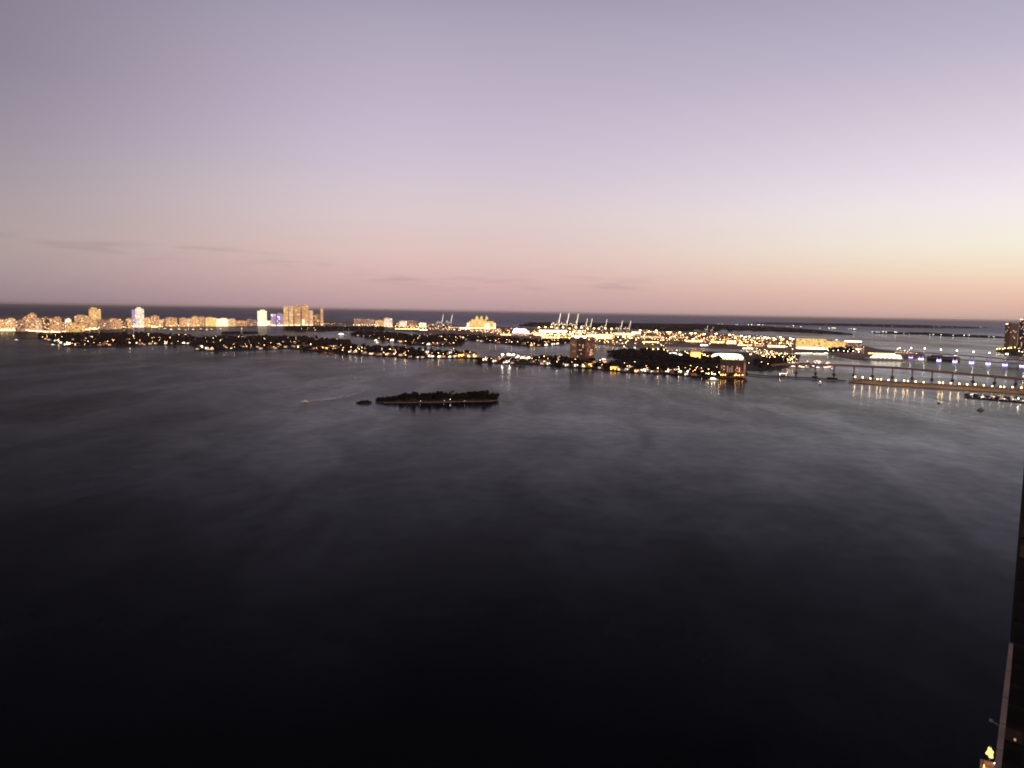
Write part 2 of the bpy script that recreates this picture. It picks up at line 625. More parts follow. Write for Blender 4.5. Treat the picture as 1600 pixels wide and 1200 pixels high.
# front edges as pixel polylines, left to right; back edges follow
BEACH = [(-40, 517), (20, 518.5), (50, 520), (90, 519.5), (130, 518), (160, 515), (200, 512.5), (300, 511), (400, 509.5), (450, 509), (505, 508.5), (545, 508), (560, 509)]
land('beach_ground', BEACH + [(560, 503), (500, 500), (300, 497), (100, 494), (-40, 492)], 'yard')
AF = [(58, 528), (70, 532), (92, 537), (102, 542), (140, 543), (190, 542), (245, 539.5), (303, 539)]
AB = [(303, 527), (250, 524), (200, 523), (150, 523), (100, 523), (62, 524)]
PA = land('island_ground', AF + AB)
BF = [(304, 547), (330, 549), (370, 548.5), (410, 547), (450, 545.5), (490, 548.5), (515, 550), (540, 553), (570, 555), (610, 557.5), (640, 560), (670, 560.5), (700, 560), (730, 560), (745, 561)]
BB = [(745, 557), (735, 553.5), (700, 551), (660, 548), (620, 546), (580, 544), (556, 542), (545, 537), (530, 533), (505, 531.5), (490, 529), (450, 528), (400, 528), (340, 528), (306, 531)]
PB = land('island_ground', BF + BB)
CF = [(744, 566.5), (760, 567), (800, 569), (830, 569.5), (860, 572), (890, 575), (930, 576.5), (980, 582), (1010, 583.5), (1040, 585), (1080, 588), (1110, 591), (1140, 591.5), (1163, 591.5)]
CB = [(1166, 584), (1140, 580), (1100, 578), (1050, 575), (1000, 570), (960, 567), (930, 566), (900, 562), (860, 560), (850, 562), (820, 561), (790, 562), (765, 562), (748, 563.5)]
PC = land('island_ground', CF + CB)
DF = [(443, 515.5), (470, 517.5), (510, 518), (540, 517), (575, 517), (600, 517)]
PD = land('island_ground', DF + [(600, 512.5), (560, 512), (500, 511.5), (447, 512)])
D2F = [(548, 524), (565, 527), (600, 532), (620, 535), (640, 538.5), (668, 541), (705, 540.5), (722, 538), (728, 533)]
PD2 = land('island_ground', D2F + [(715, 527), (680, 527), (640, 525), (600, 521), (560, 520)])
EF = [(680, 529), (735, 533), (760, 536), (800, 539), (825, 542), (850, 541.5), (875, 539.5), (890, 536)]
PE = land('island_ground', EF + [(890, 533), (850, 534), (800, 530), (740, 525), (685, 524)])
LF = [(948, 555), (965, 560), (1000, 564), (1040, 568), (1080, 570.5), (1130, 571), (1170, 579), (1200, 579), (1246, 572)]
PL = land('island_ground', LF + [(1250, 555), (1200, 552), (1160, 551), (1110, 550), (1060, 549), (1010, 548), (970, 549)])
PP = land('port_ground', [(545, 511), (600, 516.5), (640, 518), (680, 524.5), (740, 526), (800, 531), (850, 535), (890, 534), (930, 538.5), (960, 541), (1000, 543), (1060, 541.5), (1120, 543.5), (1180, 547),
                          (1240, 551.5), (1290, 553), (1330, 561), (1352, 563), (1405, 562), (1445, 559), (1445, 554), (1430, 551), (1400, 549), (1370, 545.5), (1345, 539), (1320, 534), (1300, 532), (1243, 530), (1200, 527), (1130, 522), (1060, 518.5),
                          (1000, 517), (870, 514), (800, 511), (700, 508), (640, 506), (590, 505)], 'yard')
land('distant_key_ground', [(812, 510), (900, 512), (1000, 515), (1064, 518), (1070, 515), (1130, 515.5), (1200, 517.8), (1280, 521.5), (1334, 524), (1330, 521), (1270, 515), (1200, 510), (1100, 506), (1000, 505.5), (900, 504.5), (830, 503.5)])
land('distant_key_ground', [(1160, 505.5), (1250, 508.5), (1340, 510), (1420, 512.5), (1520, 513.5), (1550, 512), (1450, 508.5), (1350, 506), (1200, 503.6)])
land('distant_key_ground', [(1360, 521), (1400, 522.2), (1444, 523.2), (1480, 526.2), (1515, 526.6), (1570, 528.5), (1570, 527), (1500, 524), (1440, 521), (1380, 519.5)])
PR = land('island_ground', [(1556, 549), (1575, 555), (1640, 560), (1660, 545), (1620, 540), (1575, 541)])
PK = [(587, 627.5), (600, 629.5), (640, 629.2), (690, 628.6), (740, 627.6), (768, 627), (779, 625.5), (778, 623.5), (760, 622.5), (700, 622.8), (640, 623.8), (604, 625)]
PKG = land('islet_sand', PK, 'sand', .7)
land('islet_sand', [(556, 630), (566, 631), (579, 630.3), (581, 628.2), (568, 627.8)], 'land', .5)
land('islet_ground', [(346, 521.5), (375, 521.8), (402, 521.5), (402, 520.3), (375, 519.8), (347, 520.2)])

# ------------------------------------------------------------------ trees
TR = random.Random(3)


def crown_mesh(mb, c, rx, rz, n, leaf, rng):
    """leaf clumps spread through several lobes"""
    lobes = [(Vector((rng.uniform(-.5, .5) * rx, rng.uniform(-.5, .5) * rx, rng.uniform(-.35, .5) * rz)), rng.uniform(.4, .7)) for _ in range(6)]
    for i in range(n):
        lc, k = lobes[i % len(lobes)]
        d = Vector((rng.gauss(0, 1), rng.gauss(0, 1), rng.gauss(0, 1))).normalized() * (rng.random() ** .4)
        p = Vector(c) + lc + Vector((d.x * rx * k, d.y * rx * k, d.z * rz * k))
        a = Vector((rng.gauss(0, 1), rng.gauss(0, 1), rng.gauss(0, .6))).normalized()
        bb = a.cross(Vector((rng.gauss(0, 1), rng.gauss(0, 1), rng.gauss(0, 1)))).normalized()
        s = leaf * rng.uniform(.6, 1.3)
        mb.add([p - a * s, p + bb * s * .6, p + a * s, p - bb * s * .6], [(0, 1, 2, 3)])


def make_tree(h, r, n, leaf, mat, seed):
    rng = random.Random(seed)

    def f():
        t = thing('broadleaf_tree', 'tree', 'tree', (0, 0, 0))
        m = MB()
        m.cyl(0, 0, 0, h * .55, h * .035, h * .02, 6)
        for k in range(4):
            a = rng.uniform(0, 6.28)
            m.bar((0, 0, h * (.3 + .06 * k)), (math.cos(a) * r * .6, math.sin(a) * r * .6, h * (.55 + .07 * k)), h * .022, h * .008)
        m.build('trunk', 'bark', t)
        c = MB()
        crown_mesh(c, (0, 0, h * .62), r, h * .40, n, leaf, rng)
        c.build('crown', mat, t)
        return t
    return Proto(f)


def make_palm(h, seed):
    rng = random.Random(seed)

    def f():
        t = thing('palm_tree', 'palm', 'palm tree', (0, 0, 0))
        m = MB()
        m.cyl(0, 0, 0, h, .35, .2, 6)
        m.build('trunk', 'bark', t)
        c = MB()
        for k in range(16):
            a = k * .3927 + rng.uniform(-.15, .15)
            up = rng.uniform(.2, 1.3)
            p = Vector((0, 0, h))
            d = Vector((math.cos(a), math.sin(a), up)).normalized()
            side = Vector((-math.sin(a), math.cos(a), 0))
            for q in range(4):
                p2 = p + d * 1.0
                w0, w1 = (.25, .7, .8, .55)[q], (.7, .8, .55, .1)[q]
                c.add([p - side * w0, p + side * w0, p2 + side * w1, p2 - side * w1], [(0, 1, 2, 3)])
                p = p2
                d = (d + Vector((0, 0, -.5))).normalized()
        c.build('crown', 'leaf2', t)
        return t
    return Proto(f)


BIG = [make_tree(10.5, 4.6, 300, 1.0, 'leaf', 1), make_tree(9, 4.2, 280, .95, 'leaf2', 2), make_tree(12.5, 3.6, 280, .9, 'leaf', 3), make_tree(7.5, 4.4, 240, .9, 'leaf2', 4)]
PALM = [make_palm(11, 5), make_palm(8.5, 6)]
FAR = [make_tree(11, 5.5, 150, 1.7, 'leaf', 7), make_tree(9, 6, 150, 1.7, 'leaf2', 8), make_tree(13.5, 4.6, 150, 1.6, 'leaf', 9), make_tree(7.5, 5, 130, 1.6, 'leaf2', 10)]

# the dark islet: trees in a band, ordered west to east so that each label can name its place
spots = []
for i in range(62):
    t = i / 61
    x = 590 + 186 * t
    yf = yat(PK[:7], x)
    row = i % 3
    y = yf - (1.0, 2.8, 4.4)[row] + TR.uniform(-.3, .3)
    if x < 606:
        y = yf - TR.uniform(.8, 2)
    spots.append((x + TR.uniform(-1.2, 1.2), y))
spots.sort()
ni = {}
for x, y in spots:
    lowend = x < 622 or x > 768
    if TR.random() < .16 and not lowend:
        p, nm, kk = PALM[TR.randrange(2)], 'palm', 'palm'
    else:
        p, nm, kk = (BIG[3] if lowend else BIG[TR.choice((0, 0, 1, 2, 0, 3))]), 'tree', 'tree'
    ni[kk] = ni.get(kk, 0) + 1
    o = p.put(G(x, y, .5), TR.uniform(0, 6.28), f'dark {nm} on the small black wooded islet, {nth(ni[kk])} {nm} from its left end', 'trees on the small wooded islet')
    if x > 765:
        o.scale = (1.1, 1.1, 1.0)
    elif x < 640:
        k = .55 + .45 * (x - 588) / 52
        o.scale = (k, k, k)
    elif nm == 'tree':
        k = TR.uniform(.98, 1.12)
        o.scale = (k * 1.15, k * 1.15, k)
shr = MB()
for i in range(330):
    x = TR.uniform(589, 777)
    y = TR.uniform(624.0, yat(PK[:7], x) - .9)
    p = G(x, y, .5)
    e_ = min(1, (x - 586) / 40, (781 - x) / 12)
    crown_mesh(shr, (p.x, p.y, 1.4 + 4.2 * e_ * TR.uniform(.4, 1)), 3.4, 1.6 + 1.8 * e_, 26, .9, TR)
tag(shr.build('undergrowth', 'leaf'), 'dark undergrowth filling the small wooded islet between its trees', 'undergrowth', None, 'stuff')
for i, (x, y, k) in enumerate(((559, 629.6, .32), (563, 629.4, .42), (567, 629.6, .5), (571, 629.4, .48), (575, 629.3, .52), (578, 629.2, .38))):
    def fsh(i=i, k=k):
        m = MB()
        rng = random.Random(40 + i)
        crown_mesh(m, (0, 0, 1.7), 3.4, 2.0, 90, .7, rng)
        m.cyl(0, 0, -.3, 1.5, .25, .15, 5)
        return m
    o = fsh().build('mangrove_shrub', 'leaf2')
    o.location = G(x, y, .5)
    o.scale = (1, 1, k * 2)
    tag(o, f'low dark shrub on the tiny rock beside the wooded islet, {nth(i + 1)} from the left', 'shrub', 'shrubs on the tiny rock')

# ------------------------------------------------------------------ villa sites (built further down)
VR = random.Random(21)
SITES = {}


def sites(key, edge, back, n, x0, x1, extra=(), shore=.55):
    out_ = list(extra)
    for i in range(n):
        x = x0 + (x1 - x0) * (i + VR.uniform(.1, .9)) / n
        yf, yb = yat(edge, x), yat(back, x)
        t = VR.uniform(.03, .2) if VR.random() < shore else VR.uniform(.25, .92)
        if any(abs(x - e[0]) < 4 and abs(yf + (yb - yf) * t - e[1]) < 3 for e in out_):
            continue
        out_.append((x, yf + (yb - yf) * t - .5, None))
    SITES[key] = sorted(out_)


rev = lambda q: sorted(q)
sites('A', AF, rev(AB), 48, 64, 300, [(96, 536.5, 'hot'), (107, 538.5, 'hot'), (123, 536, 'hot'), (137, 530.5, 'warm'), (239, 531, 'gold'), (246, 531, 'gold'), (214, 537, 'hot'), (244, 537.5, 'warm'), (287, 536.8, 'hot')])
sites('B', BF, rev(BB), 78, 308, 735, [(314, 543.5, 'hot'), (333, 535, 'hot'), (351, 534, 'hot'), (353, 544, 'hot'), (366, 530, 'hot'), (381, 544, 'warm'), (391, 544, 'hot'), (449, 530, 'hot'), (463, 530, 'hot'),
      (466, 543.5, 'gold'), (474, 544, 'gold'), (482, 544.5, 'gold'), (499, 546, 'orange'), (508, 546.5, 'orange'), (517, 547, 'orange'), (602, 553, 'pink'), (676, 558, 'hot'), (687, 558.5, 'hot'), (704, 558.5, 'hot'), (711, 558, 'warm'), (720, 557.5, 'orange'), (732, 558, 'gold'), (741, 558, 'gold')])
sites('C', CF, rev(CB), 48, 752, 1100, [(795, 559, 'warm'), (803, 556, 'hot'), (811, 558, 'hot'), (817, 560, 'hot'), (826, 561, 'hot'), (832, 567, 'pink'), (846, 566, 'pink'), (853, 569, 'gold'), (868, 568, 'warm'), (883, 569.5, 'warm'), (913, 573.5, 'gold'), (921, 573, 'orange'),
      (960, 578, 'orange'), (967, 578.5, 'gold'), (990, 579.5, 'pink'), (1006, 580.5, 'hot'), (1011, 580, 'hot'), (1036, 581, 'pink'), (1045, 581.5, 'hot'), (1063, 582, 'hot'), (1075, 582.5, 'hot')])
sites('D', D2F, [(545, 521), (600, 523), (640, 526), (680, 528), (730, 529)], 9, 556, 660, [(588, 533, 'hot'), (613, 533, 'hot'), (633, 534.5, 'hot'), (656, 526, 'hot'), (670, 539, 'hot'), (681, 539, 'pink'), (692, 538.5, 'hot'), (701, 538, 'pink')])
sites('E', EF, [(680, 526), (740, 528), (800, 531), (890, 534)], 16, 690, 885, [(797, 536, 'warm'), (818, 538, 'pink'), (853, 540, 'hot'), (872, 538, 'hot'), (841, 533.5, 'warm')], .4)
VPTS = [G(x, y) for v in SITES.values() for x, y, k in v]


def near_villa(p):
    for q in VPTS:
        dx, dy = p[0] - q.x, p[1] - q.y
        if abs(dx) < 16 and abs(dy) < 14:
            return True
        r = math.hypot(q.x, q.y)
        ux, uy = q.x / r, q.y / r
        f = -(dx * ux + dy * uy)
        s_ = abs(dx * uy - dy * ux)
        if 0 < f < 75 and s_ < 8:
            return True
    return False


# individual trees along the front shores of the long dark islands
nt_ = {}


def front_trees(edge, n, x0, x1, where, group, rise=(1, 5)):
    xs = sorted(TR.uniform(x0, x1) for _ in range(n))
    for i, x in enumerate(xs):
        y = yat(edge, x) - TR.uniform(*rise)
        p = G(x, y, 1.5)
        for _t in range(12):
            if not near_villa(p):
                break
            x = min(x1, max(x0, x + TR.uniform(-6, 6)))
            y = yat(edge, x) - TR.uniform(*rise)
            p = G(x, y, 1.5)
        o = FAR[TR.choice((0, 0, 1, 2, 3))].put(p, TR.uniform(0, 6.28), f'dark shore tree on {where}, {nth(i + 1)} from its left end', group)
        k = TR.uniform(.75, 1.1)
        o.scale = (k, k, k)


front_trees(AF, 22, 66, 300, 'the leftmost long dark island', 'shore trees of the leftmost long island')
front_trees(BF, 34, 308, 545, 'the long dark middle island', 'shore trees of the middle long island')
front_trees(BF, 30, 546, 742, 'the middle island near golden villas', 'shore trees near the golden villas')
front_trees(CF, 50, 748, 1100, 'the tower island', 'shore trees of the tower island')
front_trees(LF, 34, 955, 1128, 'the black wooded peninsula', 'shore trees of the black peninsula', (1, 6))


def wood(name, poly, label, n, hmin, hmax, edge=None, seed=1, skip=None):
    rng = random.Random(seed)
    xs, ys = [p.x for p in poly], [p.y for p in poly]
    m = MB()
    k = 0
    tries = 0
    while k < n and tries < n * 60:
        tries += 1
        p = (rng.uniform(min(xs), max(xs)), rng.uniform(min(ys), max(ys)))
        if not inside(p, poly) or (skip and skip(p)) or near_villa(p):
            continue
        k += 1
        h = rng.uniform(hmin, hmax)
        r = h * rng.uniform(.5, .75)
        for q in range(3):
            m.ico((p[0] + rng.uniform(-.6, .6) * r, p[1] + rng.uniform(-.6, .6) * r, 1 + h * rng.uniform(.4, .75)), r * rng.uniform(.5, .8), 1, .35, (1, 1, .75), rng)
    tag(m.build(name, 'leaf' if seed % 2 else 'leaf2'), label, 'trees', None, 'stuff')


wood('island_woods', PA, 'dark tree cover of the leftmost long island', 520, 7, 13, seed=1)
wood('island_woods', PB, 'dark tree cover of the long middle island', 800, 7, 13, seed=2)
wood('island_woods', PC, 'dark tree cover of the island with the twin towers', 330, 6, 11, seed=3)
wood('island_woods', PD, 'dark tree cover of the thin island in front of the tall beach towers', 420, 8, 14, seed=4)
wood('island_woods', PD2, 'dark tree cover of the second row island left of the golden light strip', 520, 8, 14, seed=5)
wood('island_woods', PE, 'dark tree cover along the port shore left of the twin towers', 430, 7, 12, seed=6)
XL = G(1126, 560)
wood('island_woods', PL, 'black tree cover of the peninsula below the glowing white roof', 430, 8, 13, seed=7,
     skip=lambda p: p[0] / p[1] > XL.x / XL.y or (p[0] / p[1] > G(1040, 560).x / G(1040, 560).y and p[1] > 2250))
for nm, pix, lab, n in (('distant_woods', [(812, 510), (1000, 515), (1064, 518), (1200, 517.6), (1330, 523.6), (1270, 516.5), (1200, 511.5), (1100, 507.5), (1000, 506.5), (830, 505)], 'dark low woods of the far key across the channel', 700),
                        ('distant_woods', [(1165, 505.6), (1340, 509.8), (1420, 512.2), (1540, 512.6), (1450, 509), (1350, 506.6)], 'hazy low woods of the farthest key on the horizon', 260),
                        ('distant_woods', [(1362, 520.8), (1444, 523), (1480, 526), (1568, 528.3), (1500, 524.6), (1440, 521.6)], 'dark low woods of the narrow far spit at right', 130),
                        ('distant_woods', [(347, 521.3), (375, 521.6), (401, 521.3), (401, 520.4), (375, 520), (348, 520.4)], 'dark trees of the islet with the white obelisk', 90)):
    poly = [G(x, y) for x, y in pix]
    rng = random.Random(len(lab))
    m = MB()
    k = 0
    hh = (9, 15) if 'obelisk' not in lab else (5, 9)
    xs, ys = [p.x for p in poly], [p.y for p in poly]
    while k < n:
        p = (rng.uniform(min(xs), max(xs)), rng.uniform(min(ys), max(ys)))
        if inside(p, poly):
            k += 1
            r = rng.uniform(*hh) * (2.4 if 'obelisk' not in lab else 1)
            m.ico((p[0], p[1], hh[0] * .55), r, 1, .3, (1, 1, hh[1] / r * .6), rng)
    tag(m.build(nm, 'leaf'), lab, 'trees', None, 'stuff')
wood('island_woods', PR, 'dark trees at the foot of the two brown towers at right', 60, 7, 12, seed=9)
wood('island_woods', [G(x, y) for x, y in ((1172, 577), (1200, 577.5), (1228, 574), (1232, 563), (1205, 560), (1180, 566))], 'dark trees on the quay right of the dark condos', 70, 7, 12, seed=13)
#PART3
# ------------------------------------------------------------------ villas
def make_villa(wall, roofc, win, sx, sy, h, seed, two):
    rng = random.Random(seed)

    def f():
        t = thing('villa', 'villa', 'house', (0, 0, 0))
        m = MB()
        m.box(0, 0, -.2, h, sx, sy)
        if two:
            m.box(sx * .42, -sy * .2, -.2, h * .6, sx * .5, sy * .8)
        m.build('wall', wall, t)
        r = MB()
        r.hip(sx, sy, h, h * .32)
        r.build('roof', roofc, t)
        n = 4
        for k in range(n):
            for z in ((1.0, h * .46), (h * .54, h * .9)):
                if rng.random() < .6:
                    w = MB()
                    x = -sx / 2 + sx * (k + .5) / n
                    w.box(x, -sy / 2 - .04, z[0], z[1], sx / n * .72, .12)
                    w.build('window', win, t)
        return t
    return Proto(f)


W1 = principled('white_stucco', (.66, .60, .54), noise=.08)
W2 = principled('peach_stucco', (.50, .34, .26), noise=.1)
W3 = principled('grey_stucco', (.34, .31, .30), noise=.1)
RT = principled('clay_roof_tiles', (.22, .10, .06), noise=.3, nscale=.4)
RG = principled('grey_roof_membrane', (.22, .20, .19), noise=.2)
MAT.update(W1=W1, W2=W2, W3=W3, RT=RT, RG=RG)
VT = {'hot': ('white villa with bright white windows', make_villa('W1', 'RG', 'winhot', 15, 10, 7, 1, True)),
      'white': ('white villa with lit windows', make_villa('W1', 'RG', 'winwhite', 12, 9, 6.5, 2, False)),
      'warm': ('peach villa with warm lit windows', make_villa('W2', 'RT', 'winwarm', 13, 10, 6.5, 3, True)),
      'dim': ('grey villa with faint lit windows', make_villa('W3', 'RT', 'windim', 13, 9, 6, 4, False)),
      'pink': ('pinkish villa with softly lit front', make_villa('W2', 'RT', 'winpink', 15, 10, 7, 5, True)),
      'gold': ('villa with glowing golden windows', make_villa('W2', 'RT', 'wingold', 17, 10, 7.5, 6, True)),
      'orange': ('villa with glowing orange windows', make_villa('W2', 'RT', 'winorange', 16, 10, 7, 7, True))}
WHERE = {'A': 'the leftmost long island', 'B': 'the long middle island', 'C': 'the twin tower island',
         'D': 'the second row island', 'E': 'the shore under the port'}
for key, lst in SITES.items():
    cnt = {}
    for x, y, kind in lst:
        kind = kind or VR.choice(('white', 'dim', 'dim', 'dim', 'warm', 'pink', 'white'))
        cnt[kind] = cnt.get(kind, 0) + 1
        P = G(x, y, 1.6)
        o = VT[kind][1].put(P, -math.atan2(P.x, P.y) + VR.uniform(-.5, .5), f'{VT[kind][0]} on {WHERE[key]}, {nth(cnt[kind])} from the left', 'villas on ' + WHERE[key])
        k = VR.uniform(.5, .95)
        if kind in ('gold', 'orange'):
            k *= 1.3
        if key in 'DE':
            k *= 1.25
        o.scale = (k, k, k)

# ------------------------------------------------------------------ lamps
lm = principled('lamp_lens_mixed', (.8, .8, .8), emis=(1, .7, .4), strength=95)
_n = lm.node_tree.nodes
_g = _n.new('ShaderNodeNewGeometry')
_c = _n.new('ShaderNodeValToRGB')
_c.color_ramp.elements[0].color = (1, .34, .10, 1)
_c.color_ramp.elements[1].color = (1, .82, .54, 1)
_c.color_ramp.elements.new(.5).color = (1, .58, .20, 1)
lm.node_tree.links.new(_g.outputs['Random Per Island'], _c.inputs[0])
lm.node_tree.links.new(_c.outputs[0], _n['Principled BSDF'].inputs['Emission Color'])
MAT['lampyard'] = lm
def make_lamp(h, r, lens, arm=1.2, heads=1):
    def f():
        t = thing('street_lamp', 'lamp', 'street lamp', (0, 0, 0))
        m = MB()
        m.cyl(0, 0, 0, h, .16 + h * .006, .09, 6)
        if heads == 1:
            m.bar((0, 0, h), (arm, 0, h + .25), .14)
        else:
            m.cyl(0, 0, h - .5, h - .2, r * 1.6, r * 1.6, 8)
        m.build('pole', 'steel', t)
        c = MB()
        if heads == 1:
            c.ico((arm, 0, h), r, 1)
        else:
            for k in range(heads):
                a = 2 * math.pi * k / heads
                c.ico((math.cos(a) * r * 1.7, math.sin(a) * r * 1.7, h), r, 1)
        c.build('lamp_head', lens, t)
        return t
    return Proto(f)


LAMP = {'warm': make_lamp(9, 1.2, 'lampwarm'), 'white': make_lamp(9, 1.2, 'lampwhite'), 'gold': make_lamp(9, 1.2, 'lampgold'), 'orange': make_lamp(8, 1.1, 'lamporange'),
        'mast': make_lamp(32, 2.0, 'lampwhite', 0, 3), 'goldmast': make_lamp(30, 2.0, 'lampgold', 0, 3), 'near': make_lamp(7, .95, 'lampnear', 1.5),
        'small': make_lamp(6, .6, 'lampwhite', .6), 'smallwarm': make_lamp(6, .6, 'lampwarm', .6), 'flood': make_lamp(14, 2.2, 'lampwhite', 0, 2)}
LR = random.Random(5)


def lamps(kind, pts, what, where, group, z=1.6, scale=1, rz=None):
    """one lamp at every pixel of a list given left to right"""
    for i, (x, y) in enumerate(pts):
        P = G(x, y, z)
        o = LAMP[kind].put(P, LR.uniform(0, 6.28) if rz is None else rz, f'{what} {where}' + (f', {nth(i + 1)} from the left' if len(pts) > 1 else ''), group)
        k = scale * (LR.uniform(.5, 1.15) if 'keys' in group else LR.uniform(.85, 1.08))
        o.scale = (k, k, k)


def row(pl, n, jit=.3):
    return [(x + LR.uniform(-.8, .8), y + LR.uniform(-jit, jit)) for x, y in (along(pl, (i + .5) / n) for i in range(n))]


def rrow(pl, n, jit):
    return sorted((x, y + LR.uniform(-jit, jit)) for x, y in (along(pl, LR.random()) for i in range(n)))


lamps('gold', row([(0, 517.4), (22, 518)], 5), 'golden street lamp', 'at the left beach end', 'lamps on the beach shore', scale=1.1)
lamps('gold', row([(72, 519.4), (158, 515.2)], 12), 'golden street lamp', 'below the yellow tower', 'lamps on the beach shore', scale=1.1)
lamps('warm', row([(172, 514), (345, 510)], 12), 'warm street lamp', 'on the middle beach shore', 'lamps on the beach shore', scale=1.15)
lamps('gold', row([(400, 508.8), (470, 508)], 9), 'golden street lamp', 'below the cluster of tall beach towers', 'lamps on the beach shore', scale=1.25)
lamps('warm', row([(473, 507.6), (545, 507)], 7), 'warm street lamp', 'right of the beach towers', 'lamps on the beach shore', scale=.7)
lamps('white', row([(551, 509.5), (592, 510)], 10), 'white street lamp', 'at the far left end of the port', 'lamps on the port', scale=1.25)
lamps('gold', row([(598, 511), (668, 515.5)], 12), 'golden street lamp', 'along the golden strip at the port edge', 'lamps on the port', scale=1.1)
lamps('warm', row([(672, 514), (800, 523)], 15, .8), 'warm yard lamp', 'in the row below the two left cranes', 'lamps on the port', scale=.9)
lamps('warm', row([(600, 507), (700, 510)], 7, .8), 'warm yard lamp', 'behind the golden strip at the port edge', 'lamps on the port', scale=1.2)
lamps('goldmast', row([(838, 519), (960, 521)], 13, 1.2), 'tall yellow lamp mast', 'among the tall cranes', 'lamp masts on the port')
lamps('mast', [(905, 530)], 'very bright white lamp mast', 'standing just above the twin towers', 'lamp masts on the port', scale=1.3)
lamps('goldmast', [(1000, 525), (1014, 525.5), (1025, 525), (1043, 527), (1047, 528), (1062, 528), (1080, 529), (1086, 529), (1100, 532), (1119, 530.5), (1140, 533)], 'tall yellow lamp mast', 'on the port right of the cranes', 'lamp masts on the port')
lamps('mast', [(1158, 533), (1165, 534.5), (1171, 533), (1185, 536), (1194, 536), (1209, 536), (1219, 536.5), (1234, 537.5), (1239, 537.5)], 'tall white lamp mast', 'left of the yellow terminal', 'lamp masts on the port', scale=.8)
lamps('gold', row([(842, 529), (1000, 536)], 13, 1.5), 'golden yard lamp', 'in the yard above the twin towers', 'lamps on the port', scale=1.1)
lamps('gold', row([(1000, 533), (1180, 541)], 14, 2.4), 'golden yard lamp', 'above the glowing white roof', 'lamps on the port', scale=.9)
lamps('warm', row([(930, 536.5), (1040, 542)], 8, .6), 'warm street lamp', 'right of the twin towers', 'lamps on the port edge', scale=.9)
lamps('warm', row([(1180, 540), (1243, 548)], 7, 1.8), 'warm yard lamp', 'on the quay left of the yellow terminal', 'lamps on the port', scale=.8)
lamps('white', row([(1290, 550), (1345, 553)], 7, .6), 'white quay lamp', 'left of the white ship', 'lamps on the quay', scale=.9)
lamps('white', rrow([(1120, 507.8), (1200, 510)], 9, .3), 'white lamp', 'on the far key, above the port masts', 'lamps on the distant keys', scale=1.8)
lamps('white', rrow([(1200, 510.3), (1340, 516.5)], 15, .9), 'white lamp', 'on the far key above the yellow terminal', 'lamps on the distant keys', scale=1.8)
lamps('white', rrow([(1362, 521), (1402, 522)], 7, .3), 'white lamp', 'at the left end of the far spit', 'lamps on the distant keys', scale=1.5)
lamps('white', [(1412, 522.5), (1421, 522.7), (1440, 523), (1453, 524.5), (1458, 524.7), (1470, 525.4), (1489, 526), (1506, 526.2), (1514, 526.4), (1529, 527), (1545, 527.3), (1553, 527.8)], 'white lamp', 'along the thin far spit at right', 'lamps on the distant keys', scale=1.1)
lamps('warm', rrow([(1380, 511), (1540, 512.8)], 7, .3), 'warm lamp', 'on the farthest hazy key', 'lamps on the distant keys', scale=1.4)
lamps('flood', [(785, 562.2), (795, 562.4)], 'very bright white floodlight', 'at the left tip of the tower island', 'floodlights on the left tip')
lamps('small', row([(803, 562), (845, 566)], 6, .8), 'white garden lamp', 'right of the two bright floodlights', 'lamps on the twin tower island')
lamps('white', [(975, 546), (992, 547), (1004, 548)], 'white quay lamp', 'at the left of the black peninsula', 'lamps on the black peninsula')
lamps('gold', [(1010, 549), (1021, 549.5), (1029, 550), (1038, 550.5)], 'golden quay lamp', 'behind the black peninsula trees', 'lamps on the black peninsula')
lamps('orange', row([(1097, 559.5), (1110, 561)], 6, .8), 'orange lamp', 'left of the glowing white roof', 'lamps beside the white roof', scale=1.1)
lamps('orange', row([(1124, 589.5), (1162, 590.3)], 9, .1), 'orange promenade lamp', 'under the dark brown condos', 'lamps of the condo promenade', scale=.62)
lamps('smallwarm', row([(1165, 570), (1245, 573)], 8, 2.5), 'small warm lamp', 'on the quay right of the condos', 'lamps on the black peninsula')

# far too many to count: the small yard, road and quay lights of the port and the beach
m = MB()
ZN = [((-5, 516.8), (160, 514), 60, 1.2, .8), ((160, 512.5), (400, 508.5), 60, .9, .8), ((400, 508), (545, 507), 50, .7, .7), ((548, 509), (668, 514), 60, 2.2, .8), ((600, 506), (700, 510), 50, 2.5, .8), ((668, 512), (830, 522), 150, 4.5, .85), ((830, 520), (1000, 527), 330, 5.5, .95), ((830, 521.5), (960, 526), 120, 2.5, 1.2), ((1000, 525), (1240, 537), 430, 6.5, .85), ((930, 537.5), (1050, 541), 26, 1.0, .7), ((1040, 553), (1160, 563), 26, 1.6, .5), ((1165, 549), (1245, 566), 110, 6.0, .6), ((1290, 540), (1350, 551), 40, 4.5, .6), ((1400, 551), (1444, 556), 14, 2, .6)]
for (xa, ya), (xb, yb), n, sp_, r in ZN:
    for i in range(n):
        f = LR.random()
        P = G(xa + (xb - xa) * f, ya + (yb - ya) * f + LR.uniform(-sp_, sp_), 1.6)
        h = LR.uniform(5, 14)
        k = r * LR.choice((.55, .7, .85, 1.05, 1.5))
        m.ico((P.x, P.y, h), k, 1)
ZI = ((AF, AB, 66, 300, 46), (BF, BB, 310, 735, 95), (CF, CB, 752, 1160, 60), (D2F, [(545, 520), (600, 521), (730, 527)], 556, 720, 34), (EF, [(680, 524), (890, 533)], 685, 885, 36), (DF, [(447, 512), (600, 512.5)], 450, 598, 16))
gm = MB()
